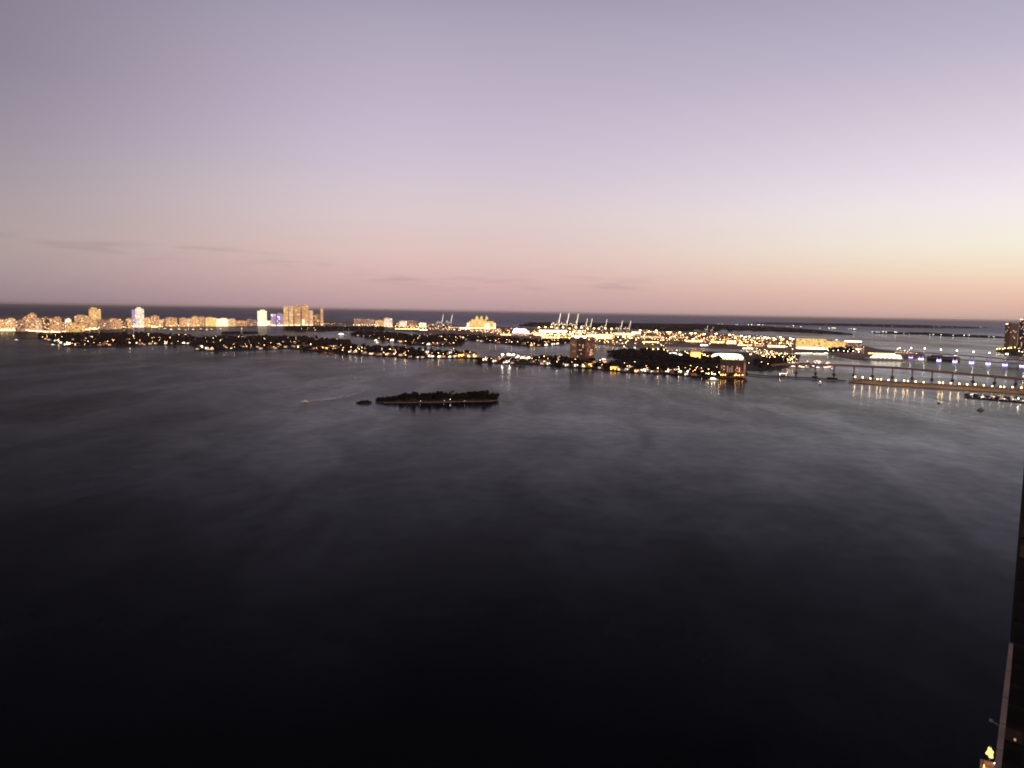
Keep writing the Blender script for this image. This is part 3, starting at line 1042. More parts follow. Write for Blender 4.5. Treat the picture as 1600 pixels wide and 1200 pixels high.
for fr, bk, xa, xb, n in ZI:
    bk = sorted(bk)
    for i in range(n):
        x = LR.uniform(xa, xb)
        yf, yb = yat(fr, x), yat(bk, x)
        P = G(x, yf + (yb - yf) * LR.random() ** 1.3, 1.6)
        gm.ico((P.x, P.y, LR.uniform(8, 13)), LR.choice((.35, .45, .5, .7)) * (1.3 if yf < 542 else 1), 1)
tag(gm.build('garden_lights', 'lampyard'), 'countless tiny garden and window lights among the dark island trees', 'lights', None, 'stuff')
YL = m.build('yard_lights', 'lampyard')
tag(YL, 'countless small warm lights sprinkled over the port yards and beach roads', 'lights', None, 'stuff')

# ------------------------------------------------------------------ buildings
BR = random.Random(17)


def building(x0, x1, yt, yb, mat, name, label, cat='building', group=None, depth=None, yaw=None, pent=True, base=None, z0=1.6, roofmat='roof', wins=0, win='winwarm', balcony=False, crownlamp=None):
    P = G((x0 + x1) / 2, yb, z0)
    k, r, a = mpp(P)
    Wd = (x1 - x0) * k
    H = ztop(P, (x0 + x1) / 2, yt) - z0
    D = depth or max(12, min(Wd * .8, 30))
    j = BR.uniform(-.22, .22) if yaw is None else yaw
    Wd = max(4, (Wd - D * abs(math.sin(j))) / math.cos(j))
    ph = H * .08 if pent else 0
    t = thing(name, label, cat, P, -a + j, group)
    m = MB()
    m.box(0, 0, -.5, H - ph, Wd, D)
    m.build('wall', mat, t)
    rf = MB()
    rf.box(0, 0, H - ph, H - ph + 1.0, Wd + .8, D + .8)
    ro = rf.build('roof', roofmat, t)
    if pent:
        q = MB()
        q.box(BR.uniform(-.15, .15) * Wd, 0, H - ph + 1.0, H, Wd * .5, D * .5)
        q.build('penthouse', mat, ro)
    if balcony:
        s = MB()
        nfl = max(3, int(H / 6.8))
        for i in range(1, nfl):
            s.box(-Wd * .30, -D / 2 - .7, i * H * .9 / nfl, i * H * .9 / nfl + .5, Wd * .26, 1.4)
        s.build('balcony_stack', 'W1', t)
        s = MB()
        for i in range(1, nfl):
            s.box(Wd * .30, -D / 2 - .7, i * H * .9 / nfl, i * H * .9 / nfl + .5, Wd * .26, 1.4)
        s.build('balcony_stack', 'W1', t)
    if base:
        s = MB()
        s.box(0, -D / 2 - 1.0, .4, 4.6, Wd * .94, 2.0)
        s.build('lobby_front', base, t)
    for i in range(wins):
        fl, bay = BR.randrange(1, max(2, int(H / 3.4) - 1)), BR.uniform(-.45, .45)
        s = MB()
        s.box(bay * Wd, -D / 2 - .05, fl * 3.4 + .8, fl * 3.4 + 2.9, min(4.5, Wd * .12), .14)
        s.build('window', win, t)
    return t


GB = 'buildings along the beach'
rows = [
    (-6, 9, 498.5, 517, 'peach', 'low peach block at the very left edge of the beach skyline', 0), (9, 25, 497, 517, 'cream', 'pale block with stepped top near the left edge of the skyline', 0),
    (24, 40, 499.5, 517.5, 'dim', 'dim low block just left of the first tall peach tower', 0), (36, 46, 493.5, 516.5, 'peach', 'peach tower shoulder left of the first tall peach tower', 0),
    (44, 58, 489, 517.5, 'peach', 'first tall peach tower from the left on the beach skyline', 1), (56, 67, 497, 518.5, 'cream', 'narrow cream block right of the first tall peach tower', 0),
    (66, 77, 495, 519, 'brown', 'brownish block left of the pale framed block', 0), (78, 97, 495, 519.3, 'peach', 'broad pale block framed by bright edges, left part of skyline', 1),
    (97, 102, 500, 519, 'dark', 'narrow dark slab right of the broad pale block', 0), (102, 112, 497, 518.5, 'white', 'small white floodlit block with pointed roof', 0),
    (103, 133, 503.5, 518.6, 'gold', 'wide low golden block below the yellow tower', 0), (117, 143, 492, 515.5, 'peach', 'peach slab just left of the tall yellow tower', 1),
    (139.5, 158.5, 480.5, 514.5, 'gold', 'tall square yellow tower, highest on the left skyline', 1), (152, 172, 498.5, 515, 'dim', 'low tan block at the right foot of the yellow tower', 0),
    (170, 190, 497.5, 514, 'peach', 'low peach block between yellow tower and white tower', 0), (188, 200, 501, 513, 'brown', 'dim brown low block left of the white tower', 0), (197, 206, 497, 513, 'gold', 'small golden block against the white tower', 0),
    (206, 213, 484, 510.8, 'violet', 'violet lit slab joined to the left of the white tower', 0), (212, 225.5, 480, 511, 'white', 'tall white tower with brown middle stripe', 1),
    (226, 237, 495.5, 511, 'gold', 'golden block right of the white tower', 0), (236, 249, 492.5, 511.2, 'peach', 'stepped peach block with a small spire', 1), (248, 254, 499, 511, 'cream', 'slim cream slab right of the spired block', 0),
    (254, 264, 498, 510.5, 'brown', 'dim low block in the middle of the beach row', 0), (259, 277, 495.5, 510.6, 'peach', 'peach block of two wings in the middle of the beach row', 0),
    (280, 291, 496, 510.4, 'peach', 'first of the joined peach blocks left of the yellow lit blocks', 0), (290, 301, 497, 510.4, 'cream', 'cream block among the joined peach blocks', 0), (300, 309, 493.5, 510.4, 'gold', 'tallest of the joined peach blocks, golden windows', 0),
    (309, 320, 494.5, 510.2, 'peach', 'last of the joined peach blocks with jagged roof', 0), (321, 338, 495.5, 510, 'yellow', 'bright yellow lit block left of the white lit block', 0), (338.5, 356.5, 497, 510, 'bright', 'dazzling white lit block in the middle of the beach row', 0),
    (357, 368, 497.5, 509.8, 'cream', 'cream lit block right of the dazzling white block', 0), (368, 386, 500.5, 509.6, 'peach', 'low peach block with rooftop lights', 0), (385, 401, 498.5, 509.4, 'dim', 'low brownish block left of the round topped tower', 0),
    (402.5, 417, 484, 508.8, 'bright', 'cream floodlit tower standing alone, round shouldered top', 0), (416, 424, 501, 508.8, 'white', 'low white block right of the cream floodlit tower', 0),
    (423.5, 431, 490, 508.8, 'violet', 'left one of two violet lit towers', 0), (432.5, 443, 489, 508.8, 'violet', 'right one of two violet lit towers', 0),
    (443, 450.5, 478.5, 508.6, 'gold', 'leftmost golden tower of the tall cluster', 1), (451.5, 458.5, 478, 508.6, 'cream', 'pale golden tower, second in the tall cluster', 1), (460, 470, 476, 508.4, 'peach', 'broad peach tower with bright cap, third in the tall cluster', 1),
    (471.5, 482.5, 475, 508.4, 'peach', 'tallest peach tower with pointed corner, fourth in the cluster', 1), (483, 489, 485, 508.2, 'cream', 'slim cream tower, lower than its neighbours in the cluster', 0), (489.5, 499.5, 491, 508, 'brown', 'dark low tower with scattered lights in the cluster', 0),
    (500.5, 505, 480.5, 507.8, 'peach', 'slender rightmost tower of the tall cluster', 0),
    (472, 476, 499, 508.5, 'bright', 'small bright podium block at the foot of the tall cluster', 0),
    (553, 570, 497.5, 509, 'dim', 'dim reddish block beyond the channel, left wing', 0), (570, 585, 498, 509.4, 'dim', 'dim reddish block beyond the channel, right wing', 0),
    (586, 600, 500, 509.5, 'gold', 'golden low block beside the reddish blocks', 0), (600, 613, 496.5, 510.5, 'white', 'white lit block left of the two cranes', 0),
    (624, 636, 501, 510.5, 'white', 'white lit low block with sloping roof by the cranes', 0), (655, 666, 504, 511.5, 'bright', 'very bright small block left of the cranes', 0),
    (637, 652, 500.5, 510, 'dim', 'dim reddish sheds left of the cranes', 0)]
for (x0, x1, yt, yb, mt, lab, bal) in rows:
    big = yb - yt > 18
    building(x0, x1, yt, yb, mt, 'tower_block' if big else 'apartment_block', lab, 'building', GB, balcony=bool(bal), base='winwarm' if big else None, wins=6 if big else 3,
             win='winlilac' if mt == 'violet' else ('winwhite' if mt in ('white', 'bright') else 'winwarm'), pent=x1 - x0 > 8)

# obelisk on its islet
t = thing('obelisk', 'slim white obelisk standing on the dark islet before the beach', 'monument', G(377.5, 520.8, 1.6))
P = G(377.5, 520.8)
h = ztop(P, 377.5, 512.5)
m = MB(); m.box(0, 0, 0, h * .88, 5, 5, 0, .6); m.build('shaft', 'W1', t)
m = MB(); m.box(0, 0, h * .88, h, 3, 3, 0, .05); m.build('cap', 'winwhite', t)
m = MB(); m.box(0, 0, -.3, 2.2, 11, 11); m.build('plinth', 'W1', t)

# golden hotel with three peaks
P = G(752, 513.8, 1.6)
k, r, a = mpp(P)
t = thing('hotel', 'floodlit golden building with three pointed roof peaks at the port', 'building', P, -a)
H = ztop(P, 752, 502)
Wd = 38 * k
m = MB(); m.box(0, 0, -.5, H, Wd, 30); m.box(-Wd * .1, 0, H, H * 1.2, Wd * .62, 24); m.build('wall', 'yellow', t)
for i, x in enumerate((-7, 0, 8)):
    q = MB(); q.box(x * k, 0, H * 1.2, H * 1.2 + 8, 20, 20); q.prism([(x * k - 11, -11), (x * k + 11, -11), (x * k + 11, 11), (x * k - 11, 11)], H * 1.2 + 8, H * 1.2 + 27, .05)
    q.build('roof_peak', 'yellow', t)
for sx in (-1, 1):
    q = MB(); q.cyl(sx * 20 * k, 0, 0, H * .72, 11, 11, 12); q.ico((sx * 20 * k, 0, H * .72), 11, 2, 0, (1, 1, .6)); q.build('round_wing', 'bright', t)
q = MB(); q.box(9 * k, -15.3, 0, H * .62, 7 * k, .6); q.build('entrance_arch', 'wingold', t)
for i in range(7):
    q = MB(); q.box((i - 3) * 4.6 * k, -15.2, 2, 7, 3 * k, .4); q.build('arcade', 'wingold', t)


# ------------------------------------------------------------------ port sheds, containers
def shed(x0, x1, yb, hpx, mat, label, group='lit sheds on the port', glow_mat='winwarm', depth=34, roofmat='roof'):
    P = G((x0 + x1) / 2, yb, 1.6)
    k, r, a = mpp(P)
    Wd, H = (x1 - x0) * k, hpx * k
    t = thing('warehouse', label, 'warehouse', P, -a + BR.uniform(-.06, .06), group)
    m = MB(); m.box(0, 0, -.4, H, Wd, depth); m.build('wall', mat, t)
    m = MB()
    x, y = Wd / 2 + .6, depth / 2 + .6
    m.add([(-x, -y, H), (x, -y, H), (x, y, H), (-x, y, H), (-x, 0, H * 1.25), (x, 0, H * 1.25)], [(0, 1, 5, 4), (2, 3, 4, 5), (1, 2, 5), (3, 0, 4), (3, 2, 1, 0)])
    m.build('roof', roofmat, t)
    n = max(3, min(8, int((x1 - x0) / 4)))
    for i in range(n):
        q = MB(); q.box(-Wd / 2 + Wd * (i + .5) / n, -depth / 2 - .1, .3, H * .78, Wd / n * .72, .5)
        q.build('glow_bay', glow_mat, t)  # glowing bays added to brighten the shed fronts


for x0, x1, yb, hp, mt, dr, lab in (
        (617, 655, 514.5, 1.5, 'gold', 'wingold', 'long low golden lit shed, leftmost on the port edge'), (655, 668, 515.8, 1.5, 'white', 'winwhite', 'short white lit shed right of the long golden shed'),
        (701, 735, 513.6, 2.2, 'bright', 'winhot', 'long white lit shed between left cranes and golden building'), (736, 784, 517, 1.8, 'brown', 'windim', 'long dull red shed below the golden building'),
        (781, 799, 523.5, 2.0, 'gold', 'wingold', 'yellow lit shed left of the violet ship'), (832, 858, 524, 2.2, 'yellow', 'wingold', 'yellow lit shed right of the violet ship'),
        (842, 886, 518.8, 3.2, 'bright', 'winhot', 'long dazzling shed under the first tall cranes'), (846, 892, 528.2, 2.4, 'gold', 'wingold', 'long golden shed left above the twin towers'),
        (893, 916, 528.4, 4.2, 'bright', 'winhot', 'dazzling white shed right above the twin towers'), (916, 958, 525.8, 4.0, 'yellow', 'wingold', 'long yellow shed right of the dazzling white shed'),
        (930, 957, 529, 2.0, 'gold', 'wingold', 'golden shed in front of the long yellow shed'), (960, 986, 523, 3.2, 'gold', 'wingold', 'golden shed under the two right cranes'),
        (987, 1001, 522.8, 4.6, 'bright', 'winhot', 'bright white block at the right end of the cranes'), (1000, 1037, 527.6, 2.6, 'gold', 'windim', 'orange brown shed right of the cranes'),
        (1006, 1030, 535, 1.8, 'yellow', 'wingold', 'small yellow shed near the port edge'), (1034, 1061, 532, 1.5, 'gold', 'winwarm', 'thin lit shed in the middle of the right yard'),
        (1070, 1099, 534, 2.5, 'yellow', 'wingold', 'yellow shed left of the square golden block'), (1100, 1133, 535.4, 2.6, 'yellow', 'wingold', 'long yellow shed touching the square golden block'),
        (1135, 1150, 537, 6.2, 'gold', 'wingold', 'square golden block in the right yard'), (1094, 1109, 540, 2.2, 'white', 'winhot', 'small white shed on the port edge'),
        (1152, 1174, 540, 2.0, 'gold', 'winwarm', 'low lit shed right of the square golden block'), (1178, 1192, 541, 2.4, 'dim', 'windim', 'reddish shed on the quay'), (1199, 1227, 542.5, 4, 'gold', 'winwarm', 'golden quay building left of the yellow terminal'),
        (1160, 1176, 544.8, 1.5, 'white', 'winhot', 'thin white lit shed on the water edge')):
    shed(x0, x1, yb, hp, mt, lab, glow_mat=dr)

CC = [principled('container_' + n_, c, .6, .3, noise=.15) for n_, c in (('rust', (.26, .09, .05)), ('ochre', (.34, .20, .07)), ('grey', (.22, .20, .19)), ('maroon', (.16, .05, .05)), ('blue', (.06, .08, .14)))]
CN = ['rust red', 'ochre', 'grey', 'maroon', 'dark blue']
cp = []
for ci in range(5):
    def fc(ci=ci):
        t = thing('container_stack', 'x', 'container stack', (0, 0, 0))
        for zz in range(3):
            m = MB()
            for xx in range(3):
                m.box((xx - 1) * 12.6, 0, zz * 2.7, zz * 2.7 + 2.6, 12.2, 2.5)
                m.box((xx - 1) * 12.6, 3, zz * 2.7, zz * 2.7 + 2.6, 12.2, 2.5)
            m.build('container_tier', CC[(ci + (zz == 1)) % 5], t)
        return t
    cp.append(Proto(fc))
cs = sorted([(LR.uniform(680, 1000), LR.uniform(0, 1)) for _ in range(34)] + [(LR.uniform(1000, 1235), LR.uniform(0, 1)) for _ in range(30)])
cnt = {}
for x, tt in cs:
    y0, y1 = (yat([(680, 511), (830, 515), (1000, 519.5)], x), yat([(680, 520), (800, 527), (1000, 540)], x)) if x < 1000 else (yat([(1000, 521), (1240, 534)], x), yat([(1000, 540), (1120, 541), (1240, 548)], x))
    ci = LR.randrange(5)
    cnt[ci] = cnt.get(ci, 0) + 1
    P = G(x, y0 + (y1 - y0) * tt, 1.6)
    o = cp[ci].put(P, LR.uniform(-.3, .3), f'{CN[ci]} stack of shipping containers on the port, {nth(cnt[ci])} {CN[ci]} one from the left', 'container stacks')

# ------------------------------------------------------------------ quay cranes
def crane():
    t = thing('quay_crane', 'crane', 'crane', (0, 0, 0))
    for sx in (-1, 1):
        for sy in (-1, 1):
            m = MB(); m.box(sx * 13, sy * 9, 0, 46, 2.6, 2.6); m.build('leg', 'cranewhite', t)
    m = MB()
    for sy in (-1, 1):
        m.box(0, sy * 9, 16, 19, 26, 2)
        m.bar((-13, sy * 9, 19), (13, sy * 9, 44), 1.4)
    for sx in (-1, 1):
        m.box(sx * 13, 0, 43, 46, 2.6, 18)
    m.build('portal_frame', 'cranewhite', t)
    m = MB()
    for sy in (-1, 1):
        m.box(-9, sy * 3, 46, 50, 58, 1.6)
    m.build('girder', 'cranewhite', t)
    m = MB(); m.box(-22, 0, 50, 57, 16, 9); m.build('machinery_house', 'cranewhite', t)
    m = MB()
    for sy in (-1, 1):
        m.bar((13, sy * 5, 46), (9, 0, 78), 2.0)
        m.bar((-10, sy * 5, 50), (9, 0, 78), 1.2)
    m.build('apex_frame', 'cranewhite', t)
    bt = (26, 0, 121)
    m = MB()
    for sy in (-1, 1):
        m.bar((14, sy * 3, 50), (bt[0], sy * 2, bt[2]), 2.6, 1.8)
    for i in range(7):
        f = i / 6.5
        m.box(14 + 12 * f, 0, 52 + 68 * f, 53 + 68 * f, 1.4, 5.5)
    bo = m.build('boom', 'cranewhite', t)
    for i in range(6):
        f = (i + .6) / 6
        q = MB(); q.ico((14 + 12 * f - 1.5, -3.2, 50 + 71 * f), .75, 1); q.build('boom_lamp', 'winhot', bo)
    q = MB()
    q.bar((12.2, -3.6, 52), (24.2, -3.0, 119), 1.0)
    q.build('glow_strip', 'winwhite', bo)  # glowing strip added so the boom looks floodlit
    m = MB(); m.box(4, 0, 41, 45, 4, 4); m.build('operator_cab', 'W1', t)
    for i, p in enumerate(((-13, -10.6, 44), (13, -10.6, 44), (0, -4.2, 49), (-24, -5, 58), (-34, -4.2, 48))):
        q = MB(); q.ico(p, .9, 1); q.build('floodlight', 'lampwhite', t)
    return t


CR = Proto(crane)
cl = [(688.5, 511.5, 491.5, 'left one of the two pale cranes standing apart at left'), (702.5, 512, 491.5, 'right one of the two pale cranes standing apart at left'),
      (869.5, 518.3, 489, 'first and tallest of the tall white cranes, counted from the left'), (882.5, 518.6, 489, 'second of the tall white cranes from the left'), (897.5, 519, 490, 'third of the tall white cranes from the left'),
      (913, 518.5, 497.3, 'left one of the two shorter cranes near the tall three'), (920.5, 518.6, 497.4, 'right one of the two shorter cranes near the tall three'),
      (944, 519, 498.8, 'lone white crane with tilted boom in the middle of the crane row'), (968, 521, 500.8, 'left one of the last two cranes in the row'), (981, 521.4, 501, 'right one of the last two cranes in the row'),
      (1103.5, 519.4, 508.8, 'tiny far crane above the right yard, left one of two'), (1112, 519.8, 511, 'tiny far crane above the right yard, right one of two')]
for i, (x, yb, yt, lab) in enumerate(cl):
    P = G(x, yb, 1.6)
    k = (ztop(P, x + 2, yt) - 1.6) / 121
    o = CR.put(P, -math.atan2(P.x, P.y) + (.15, -.1, .25, .05, -.2, .1)[i % 6], lab, 'quay cranes on the port')
    o['label'] = lab
    o.scale = (k, k, k)
#PART4
# ------------------------------------------------------------------ the twin towers on the near island
def pbox(t, part, mat, P0, a, x0, x1, zt, k, D, y=0, top=1.0, px0=0):
    m = MB(); m.box(((x0 + x1) / 2 - px0) * k, y, -.5, zt, (x1 - x0) * k, D, 0, top)
    return m.build(part, mat, t)


def add_windows(t, k, x0, x1, ycam, H, n, win, wd=3.0, lo=3):
    used = set()
    wd = min(wd, 2.2)
    for i in range(n):
        for _ in range(20):
            fl, bay = BR.randrange(lo, max(lo + 1, int(H / 3.2) - 1)), BR.randrange(0, max(1, int((x1 - x0) * k / 4.2)))
            if (fl, bay) not in used:
                break
        used.add((fl, bay))
        q = MB(); q.box(x0 * k + 2.1 + bay * 4.2, ycam - .08, fl * 3.2 + .7, fl * 3.2 + 2.7, wd, .2)
        q.build('window', win if BR.random() < .8 else 'windim', t)


def slab_tower(xc, yb, yt, parts, name, label, group, D=22, wins=(), slabs=True):
    """parts: (x0, x1, material, ytop, forward) wings measured in photograph pixels"""
    P = G(xc, yb, 1.6)
    k, r, a = mpp(P)
    t = thing(name, label, 'tower', P, -a, group)
    for i, (x0, x1, mat, yt_, fw) in enumerate(parts):
        H = ztop(P, xc, yt_) - 1.6
        w_ = pbox(t, 'wall', mat, P, a, x0, x1, H, k, D, -fw, 1, xc)
        q = MB(); q.box(((x0 + x1) / 2 - xc) * k, -fw, H, H + 1.2, (x1 - x0) * k + .8, D + .8); q.build('roof', 'darkconc', t)
        q = MB(); q.box(((x0 + x1) / 2 - xc) * k, -fw, H + 1.2, H + 4.5, (x1 - x0) * k * .5, D * .4); q.build('lift_house', mat, t)
        if slabs:
            q = MB()
            for f in range(1, int(H / 3.2)):
                q.box(((x0 + x1) / 2 - xc) * k, -fw - D / 2 - .5, f * 3.2, f * 3.2 + .45, (x1 - x0) * k * .9, 1.1)
            q.build('balcony_stack', mat, t)
    for x0, x1, yt_, n, win, fw in wins:
        add_windows(t, k, x0 - xc, x1 - xc, -fw - D / 2 - 1.05, ztop(P, xc, yt_) - 1.6, n, win)
    return t, k, P


t, k, P = slab_tower(902, 563.5, 528.5, [(890, 899.8, 'tan', 528.8, 3), (900.2, 914, 'darkwall', 529, 0)], 'apartment_tower', 'dark brown tower with a tan end wing, left one of the twin towers', 'twin towers on the near island',
                     wins=[(901, 913.5, 530, 8, 'windim', 0), (891, 899, 530, 7, 'winfaint', 3)])
# right one, with a sloping stepped left flank
P = G(919, 563.5, 1.6)
k, r, a = mpp(P)
t = thing('apartment_tower', 'reddish tower with a sloping left flank, right one of the twin towers', 'tower', P, -a, 'twin towers on the near island')
H = ztop(P, 919, 533) - 1.6
n = 9
m, q = MB(), MB()
for i in range(n):
    z0_, z1_ = H * i / n, H * (i + 1) / n
    xl = -9.5 + 6.5 * (i / (n - 1)) ** .8
    m.box((xl + 9) / 2 * k, -2, z0_ - (.5 if i == 0 else 0), z1_ - .02, (9 - xl) * k, 22)
    for f in range(2):
        zz = z0_ + (z1_ - z0_) * (f + .5) / 2
        q.box((xl + 9) / 2 * k, -13.5, zz, zz + .45, (9 - xl) * k * .92, 1.1)
m.build('wall', 'redbrick', t)
q.build('balcony_stack', 'redbrick', t)
q = MB(); q.box(2.8 * k, -2, H, H + 1.2, 12 * k, 22.6); ro = q.build('roof', 'darkconc', t)
q = MB(); q.box(3.5 * k, -2, H + 1.2, H + 5, 5 * k, 9); q.build('lift_house', 'redbrick', ro)
add_windows(t, k, -2.5, 8.6, -14.2, H, 14, 'winfaint')
for i in range(3):
    q = MB(); q.box((3 + i * .8) * k, -14.2, H * (.3 + .12 * i), H * (.3 + .12 * i) + 2.4, 5, .2); q.build('window', 'windim', t)

# dark condos on the point
GC = 'dark condos on the orange lit point'
slab_tower(1129, 588.5, 564.5, [(1125, 1133, 'darkwall', 565, 0)], 'condo_block', 'narrow dark condo, leftmost on the orange lit point', GC, 16, [(1125.4, 1132.6, 566, 4, 'winfaint', 0)])
slab_tower(1141, 589, 566, [(1134, 1148.5, 'darkwall', 567, 2), (1137, 1144, 'redbrick', 565.8, 0)], 'condo_block', 'broad dark condo with lit windows, middle of the orange lit point', GC, 16, [(1134.5, 1148, 568, 11, 'winfaint', 2)])
slab_tower(1155, 589, 566, [(1149, 1160.5, 'redbrick', 566.5, 0)], 'condo_block', 'reddish dark condo beside the pale slim tower', GC, 16, [(1149.5, 1160, 567, 6, 'winfaint', 0)])
t, k, P = slab_tower(1162, 590, 565, [(1161, 1164.2, 'W2', 565.5, 0)], 'slim_tower', 'pale slim tower at the right end of the dark condos', GC, 8, [(1161.4, 1164, 566, 3, 'winfaint', 0)], slabs=False)

# glowing white arena roof
P = G(1136, 561.5, 1.6)
k, r, a = mpp(P)
t = thing('arena', 'long glowing white hall with a rounded roof behind the black peninsula', 'arena', P, -a)
poly = []
Wd, H = 51 * k, 9.6 * k
prof = []
for i in range(9):
    th = math.pi * i / 8
    prof.append((-22 * math.cos(th), H * .35 + H * .65 * math.sin(th)))
m = MB()
secs = []
for j in range(15):
    u = -1 + 2 * j / 14
    s_ = max(.12, math.sqrt(max(0, 1 - abs(u) ** 5)))
    secs.append([(u * Wd / 2, y * (.55 + .45 * s_), z * (.35 + .65 * s_)) for y, z in prof])
vs = [p for sct in secs for p in sct]
fs = [(j * 9 + i, j * 9 + i + 1, (j + 1) * 9 + i + 1, (j + 1) * 9 + i) for j in range(14) for i in range(8)]
fs += [tuple(range(9)), tuple(range(14 * 9, 15 * 9))]
m.add(vs, fs)
m.build('glow_roof', 'glowwhite', t)  # white lit look put into the roof surface as glow
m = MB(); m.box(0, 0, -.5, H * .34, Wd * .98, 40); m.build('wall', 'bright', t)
q = MB()
for i in range(10):
    q.box(-Wd * .45 + Wd * .1 * i, -20.6, 0, H * .36, 1.2, 1.2)
q.build('colonnade', 'W1', t)

# orange lit box and the sloping white canopy beside it
t = building(1077.5, 1094, 547.5, 561.5, 'W2', 'exhibition_hall', 'square building with an orange lit front left of the white arena', 'building', pent=False, yaw=.1)
P = G(1086, 561.5, 1.6); k, r, a = mpp(P)
for i in range(5):
    q = MB(); q.box((i - 2) * 3.1 * k, -15.6, 1, 11.5 * k * .98, 2.3 * k, .4); q.build('lit_panel', 'winorange', t)
P = G(1057, 558, 1.6); k, r, a = mpp(P)
t = thing('canopy', 'bright white sloping canopy left of the orange lit building', 'canopy', P, -a)
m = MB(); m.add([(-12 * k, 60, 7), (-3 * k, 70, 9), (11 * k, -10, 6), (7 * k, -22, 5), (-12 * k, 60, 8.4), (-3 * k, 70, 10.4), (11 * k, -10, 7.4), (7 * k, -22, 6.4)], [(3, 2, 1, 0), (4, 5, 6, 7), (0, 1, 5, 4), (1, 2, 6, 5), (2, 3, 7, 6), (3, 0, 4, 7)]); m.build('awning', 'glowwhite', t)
for x, y in ((-10, 56), (-3, 60), (9, -12), (6, -16)):
    q = MB(); q.cyl(x * k, y, 0, 7, .5, .5, 6); q.build('post', 'steel', t)

# yellow garden and the moored white yacht
for i, (x, y) in enumerate(((1097, 586), (1101, 588.5), (1106, 589.5), (1112, 590), (1116, 590.2))):
    LAMP['gold'].put(G(x, y, 1.6), 0, f'yellow garden lamp among trees left of the dark condos, {nth(i + 1)} from the left', 'yellow garden lamps').scale = (.8, .8, .8)
for i, (x, y) in enumerate(((1099, 587), (1104, 588.5), (1109, 590), (1114, 590.5), (1102, 586))):
    o = FAR[3].put(G(x, y - 1.2, 1.6), i, f'yellow lit tree in the garden left of the dark condos, {nth(i + 1)}', 'trees of the yellow garden')


def hull_poly(L_, B, bow=.28):
    return [(-L_ / 2, -B / 2), (L_ / 2 - L_ * bow, -B / 2), (L_ / 2 - L_ * bow * .4, -B * .32), (L_ / 2, 0), (L_ / 2 - L_ * bow * .4, B * .32), (L_ / 2 - L_ * bow, B / 2), (-L_ / 2, B / 2)]


def make_boat(L_, B, hull, cabin, win, mast, seed=0):
    def f():
        t = thing('boat', 'boat', 'boat', (0, 0, 0))
        m = MB(); m.prism([(x * .93, y * .8) for x, y in hull_poly(L_, B)], -.3, L_ * .03); m.prism(hull_poly(L_, B), L_ * .03, L_ * .10); m.build('hull', hull, t)
        m = MB(); m.box(-L_ * .05, 0, L_ * .10, L_ * .17, L_ * .5, B * .7, 0, .92); m.box(-L_ * .1, 0, L_ * .17, L_ * .23, L_ * .3, B * .55, 0, .9); m.build('cabin', cabin, t)
        for s_ in (-1, 1):
            q = MB(); q.box(-L_ * .05, s_ * B * .345, L_ * .115, L_ * .155, L_ * .42, .2); q.build('window', win, t)
        if mast:
            q = MB(); q.cyl(L_ * .05, 0, L_ * .1, L_ * 1.1, .18, .08, 6); q.bar((L_ * .05, 0, L_ * .25), (-L_ * .35, 0, L_ * .27), .2); q.build('mast', 'steel', t)
        return t
    return Proto(f)


YACHT = make_boat(17, 5.2, 'hullwhite', 'hullwhite', 'winwhite', False)
SAIL = make_boat(13, 4, 'hullwhite', 'hullwhite', 'windim', True)
BRIGHT = make_boat(20, 6, 'hullwhite', 'glowwhite', 'winhot', False)
BOATDIM = make_boat(17, 5.2, 'hullwhite', 'hullwhite', 'hulldark', False)
DARK = make_boat(9, 3.2, 'hulldark', 'darkconc', 'darkconc', False)
WORK = make_boat(15, 5, 'W2', 'winpink', 'winpink', False)
o = BRIGHT.put(G(1115, 594, 0), .1, 'dazzling white yacht moored in front of the orange lit point', 'boats', 'yacht')
BRIGHT.put(G(943.5, 563, 0), .3, 'white lit boat in the channel right of the twin towers', 'boats')
BRIGHT.put(G(534, 524.3, 0), .1, 'large white lit boat in the far channel, in front of the thin island', 'boats').scale = (2.2, 2.2, 2.2)
BRIGHT.put(G(590, 536, 0), -.2, 'small white lit boat in the channel behind the middle island', 'boats').scale = (.8, .8, .8)
YACHT.put(G(1281, 600, 0), 1.2, 'lone small white boat below the jetty at right', 'boats')
LAMP['small'].put(G(1281, 599.4, 0), 0, 'single white light on the water below the jetty', 'lights on the water').scale = (.7, .7, .7)
DARK.put(G(1533, 641, 0), .2, 'small dark motorboat on the open water at right', 'dark boats').scale = (1.15, 1.15, 1.5)
DARK.put(G(1467, 630.5, 0), -.3, 'tiny dark dinghy left of the small dark motorboat', 'dark boats').scale = (.6, .6, .8)
BOATDIM.put(G(476, 628.2, 0), math.pi + .15, 'white speedboat at the left end of the foam wake', 'boats', 'speedboat').scale = (.6, .6, .6)
for i, (x, y) in enumerate(((26, 531.5), (83, 539.2))):
    YACHT.put(G(x, y, 0), .3, ('tiny white boat alone on the water at the far left', 'tiny white boat just off the leftmost island tip')[i], 'boats').scale = (.8, .8, .8)
for i in range(9):
    x = 256 + i * 11 + BR.uniform(-3, 3)
    YACHT.put(G(x, 514.5 + BR.uniform(-1, 1.5), 0), BR.uniform(0, 3), f'small pale boat on the far channel below the beach, {nth(i + 1)} from the left', 'boats on the far channel').scale = (1.2, 1.2, 1.2)
LAMP['small'].put(G(703, 627.6, .7), 0, 'bluish white light on the shore of the black islet', 'lights on the black islet').scale = (.5, .5, .5)
for i, x in enumerate((657, 694, 726)):
    LAMP['smallwarm'].put(G(x, 628.2, .7), 0, f'faint shore light on the black islet, {nth(i + 1)} from the left', 'lights on the black islet').scale = (.26, .26, .26)

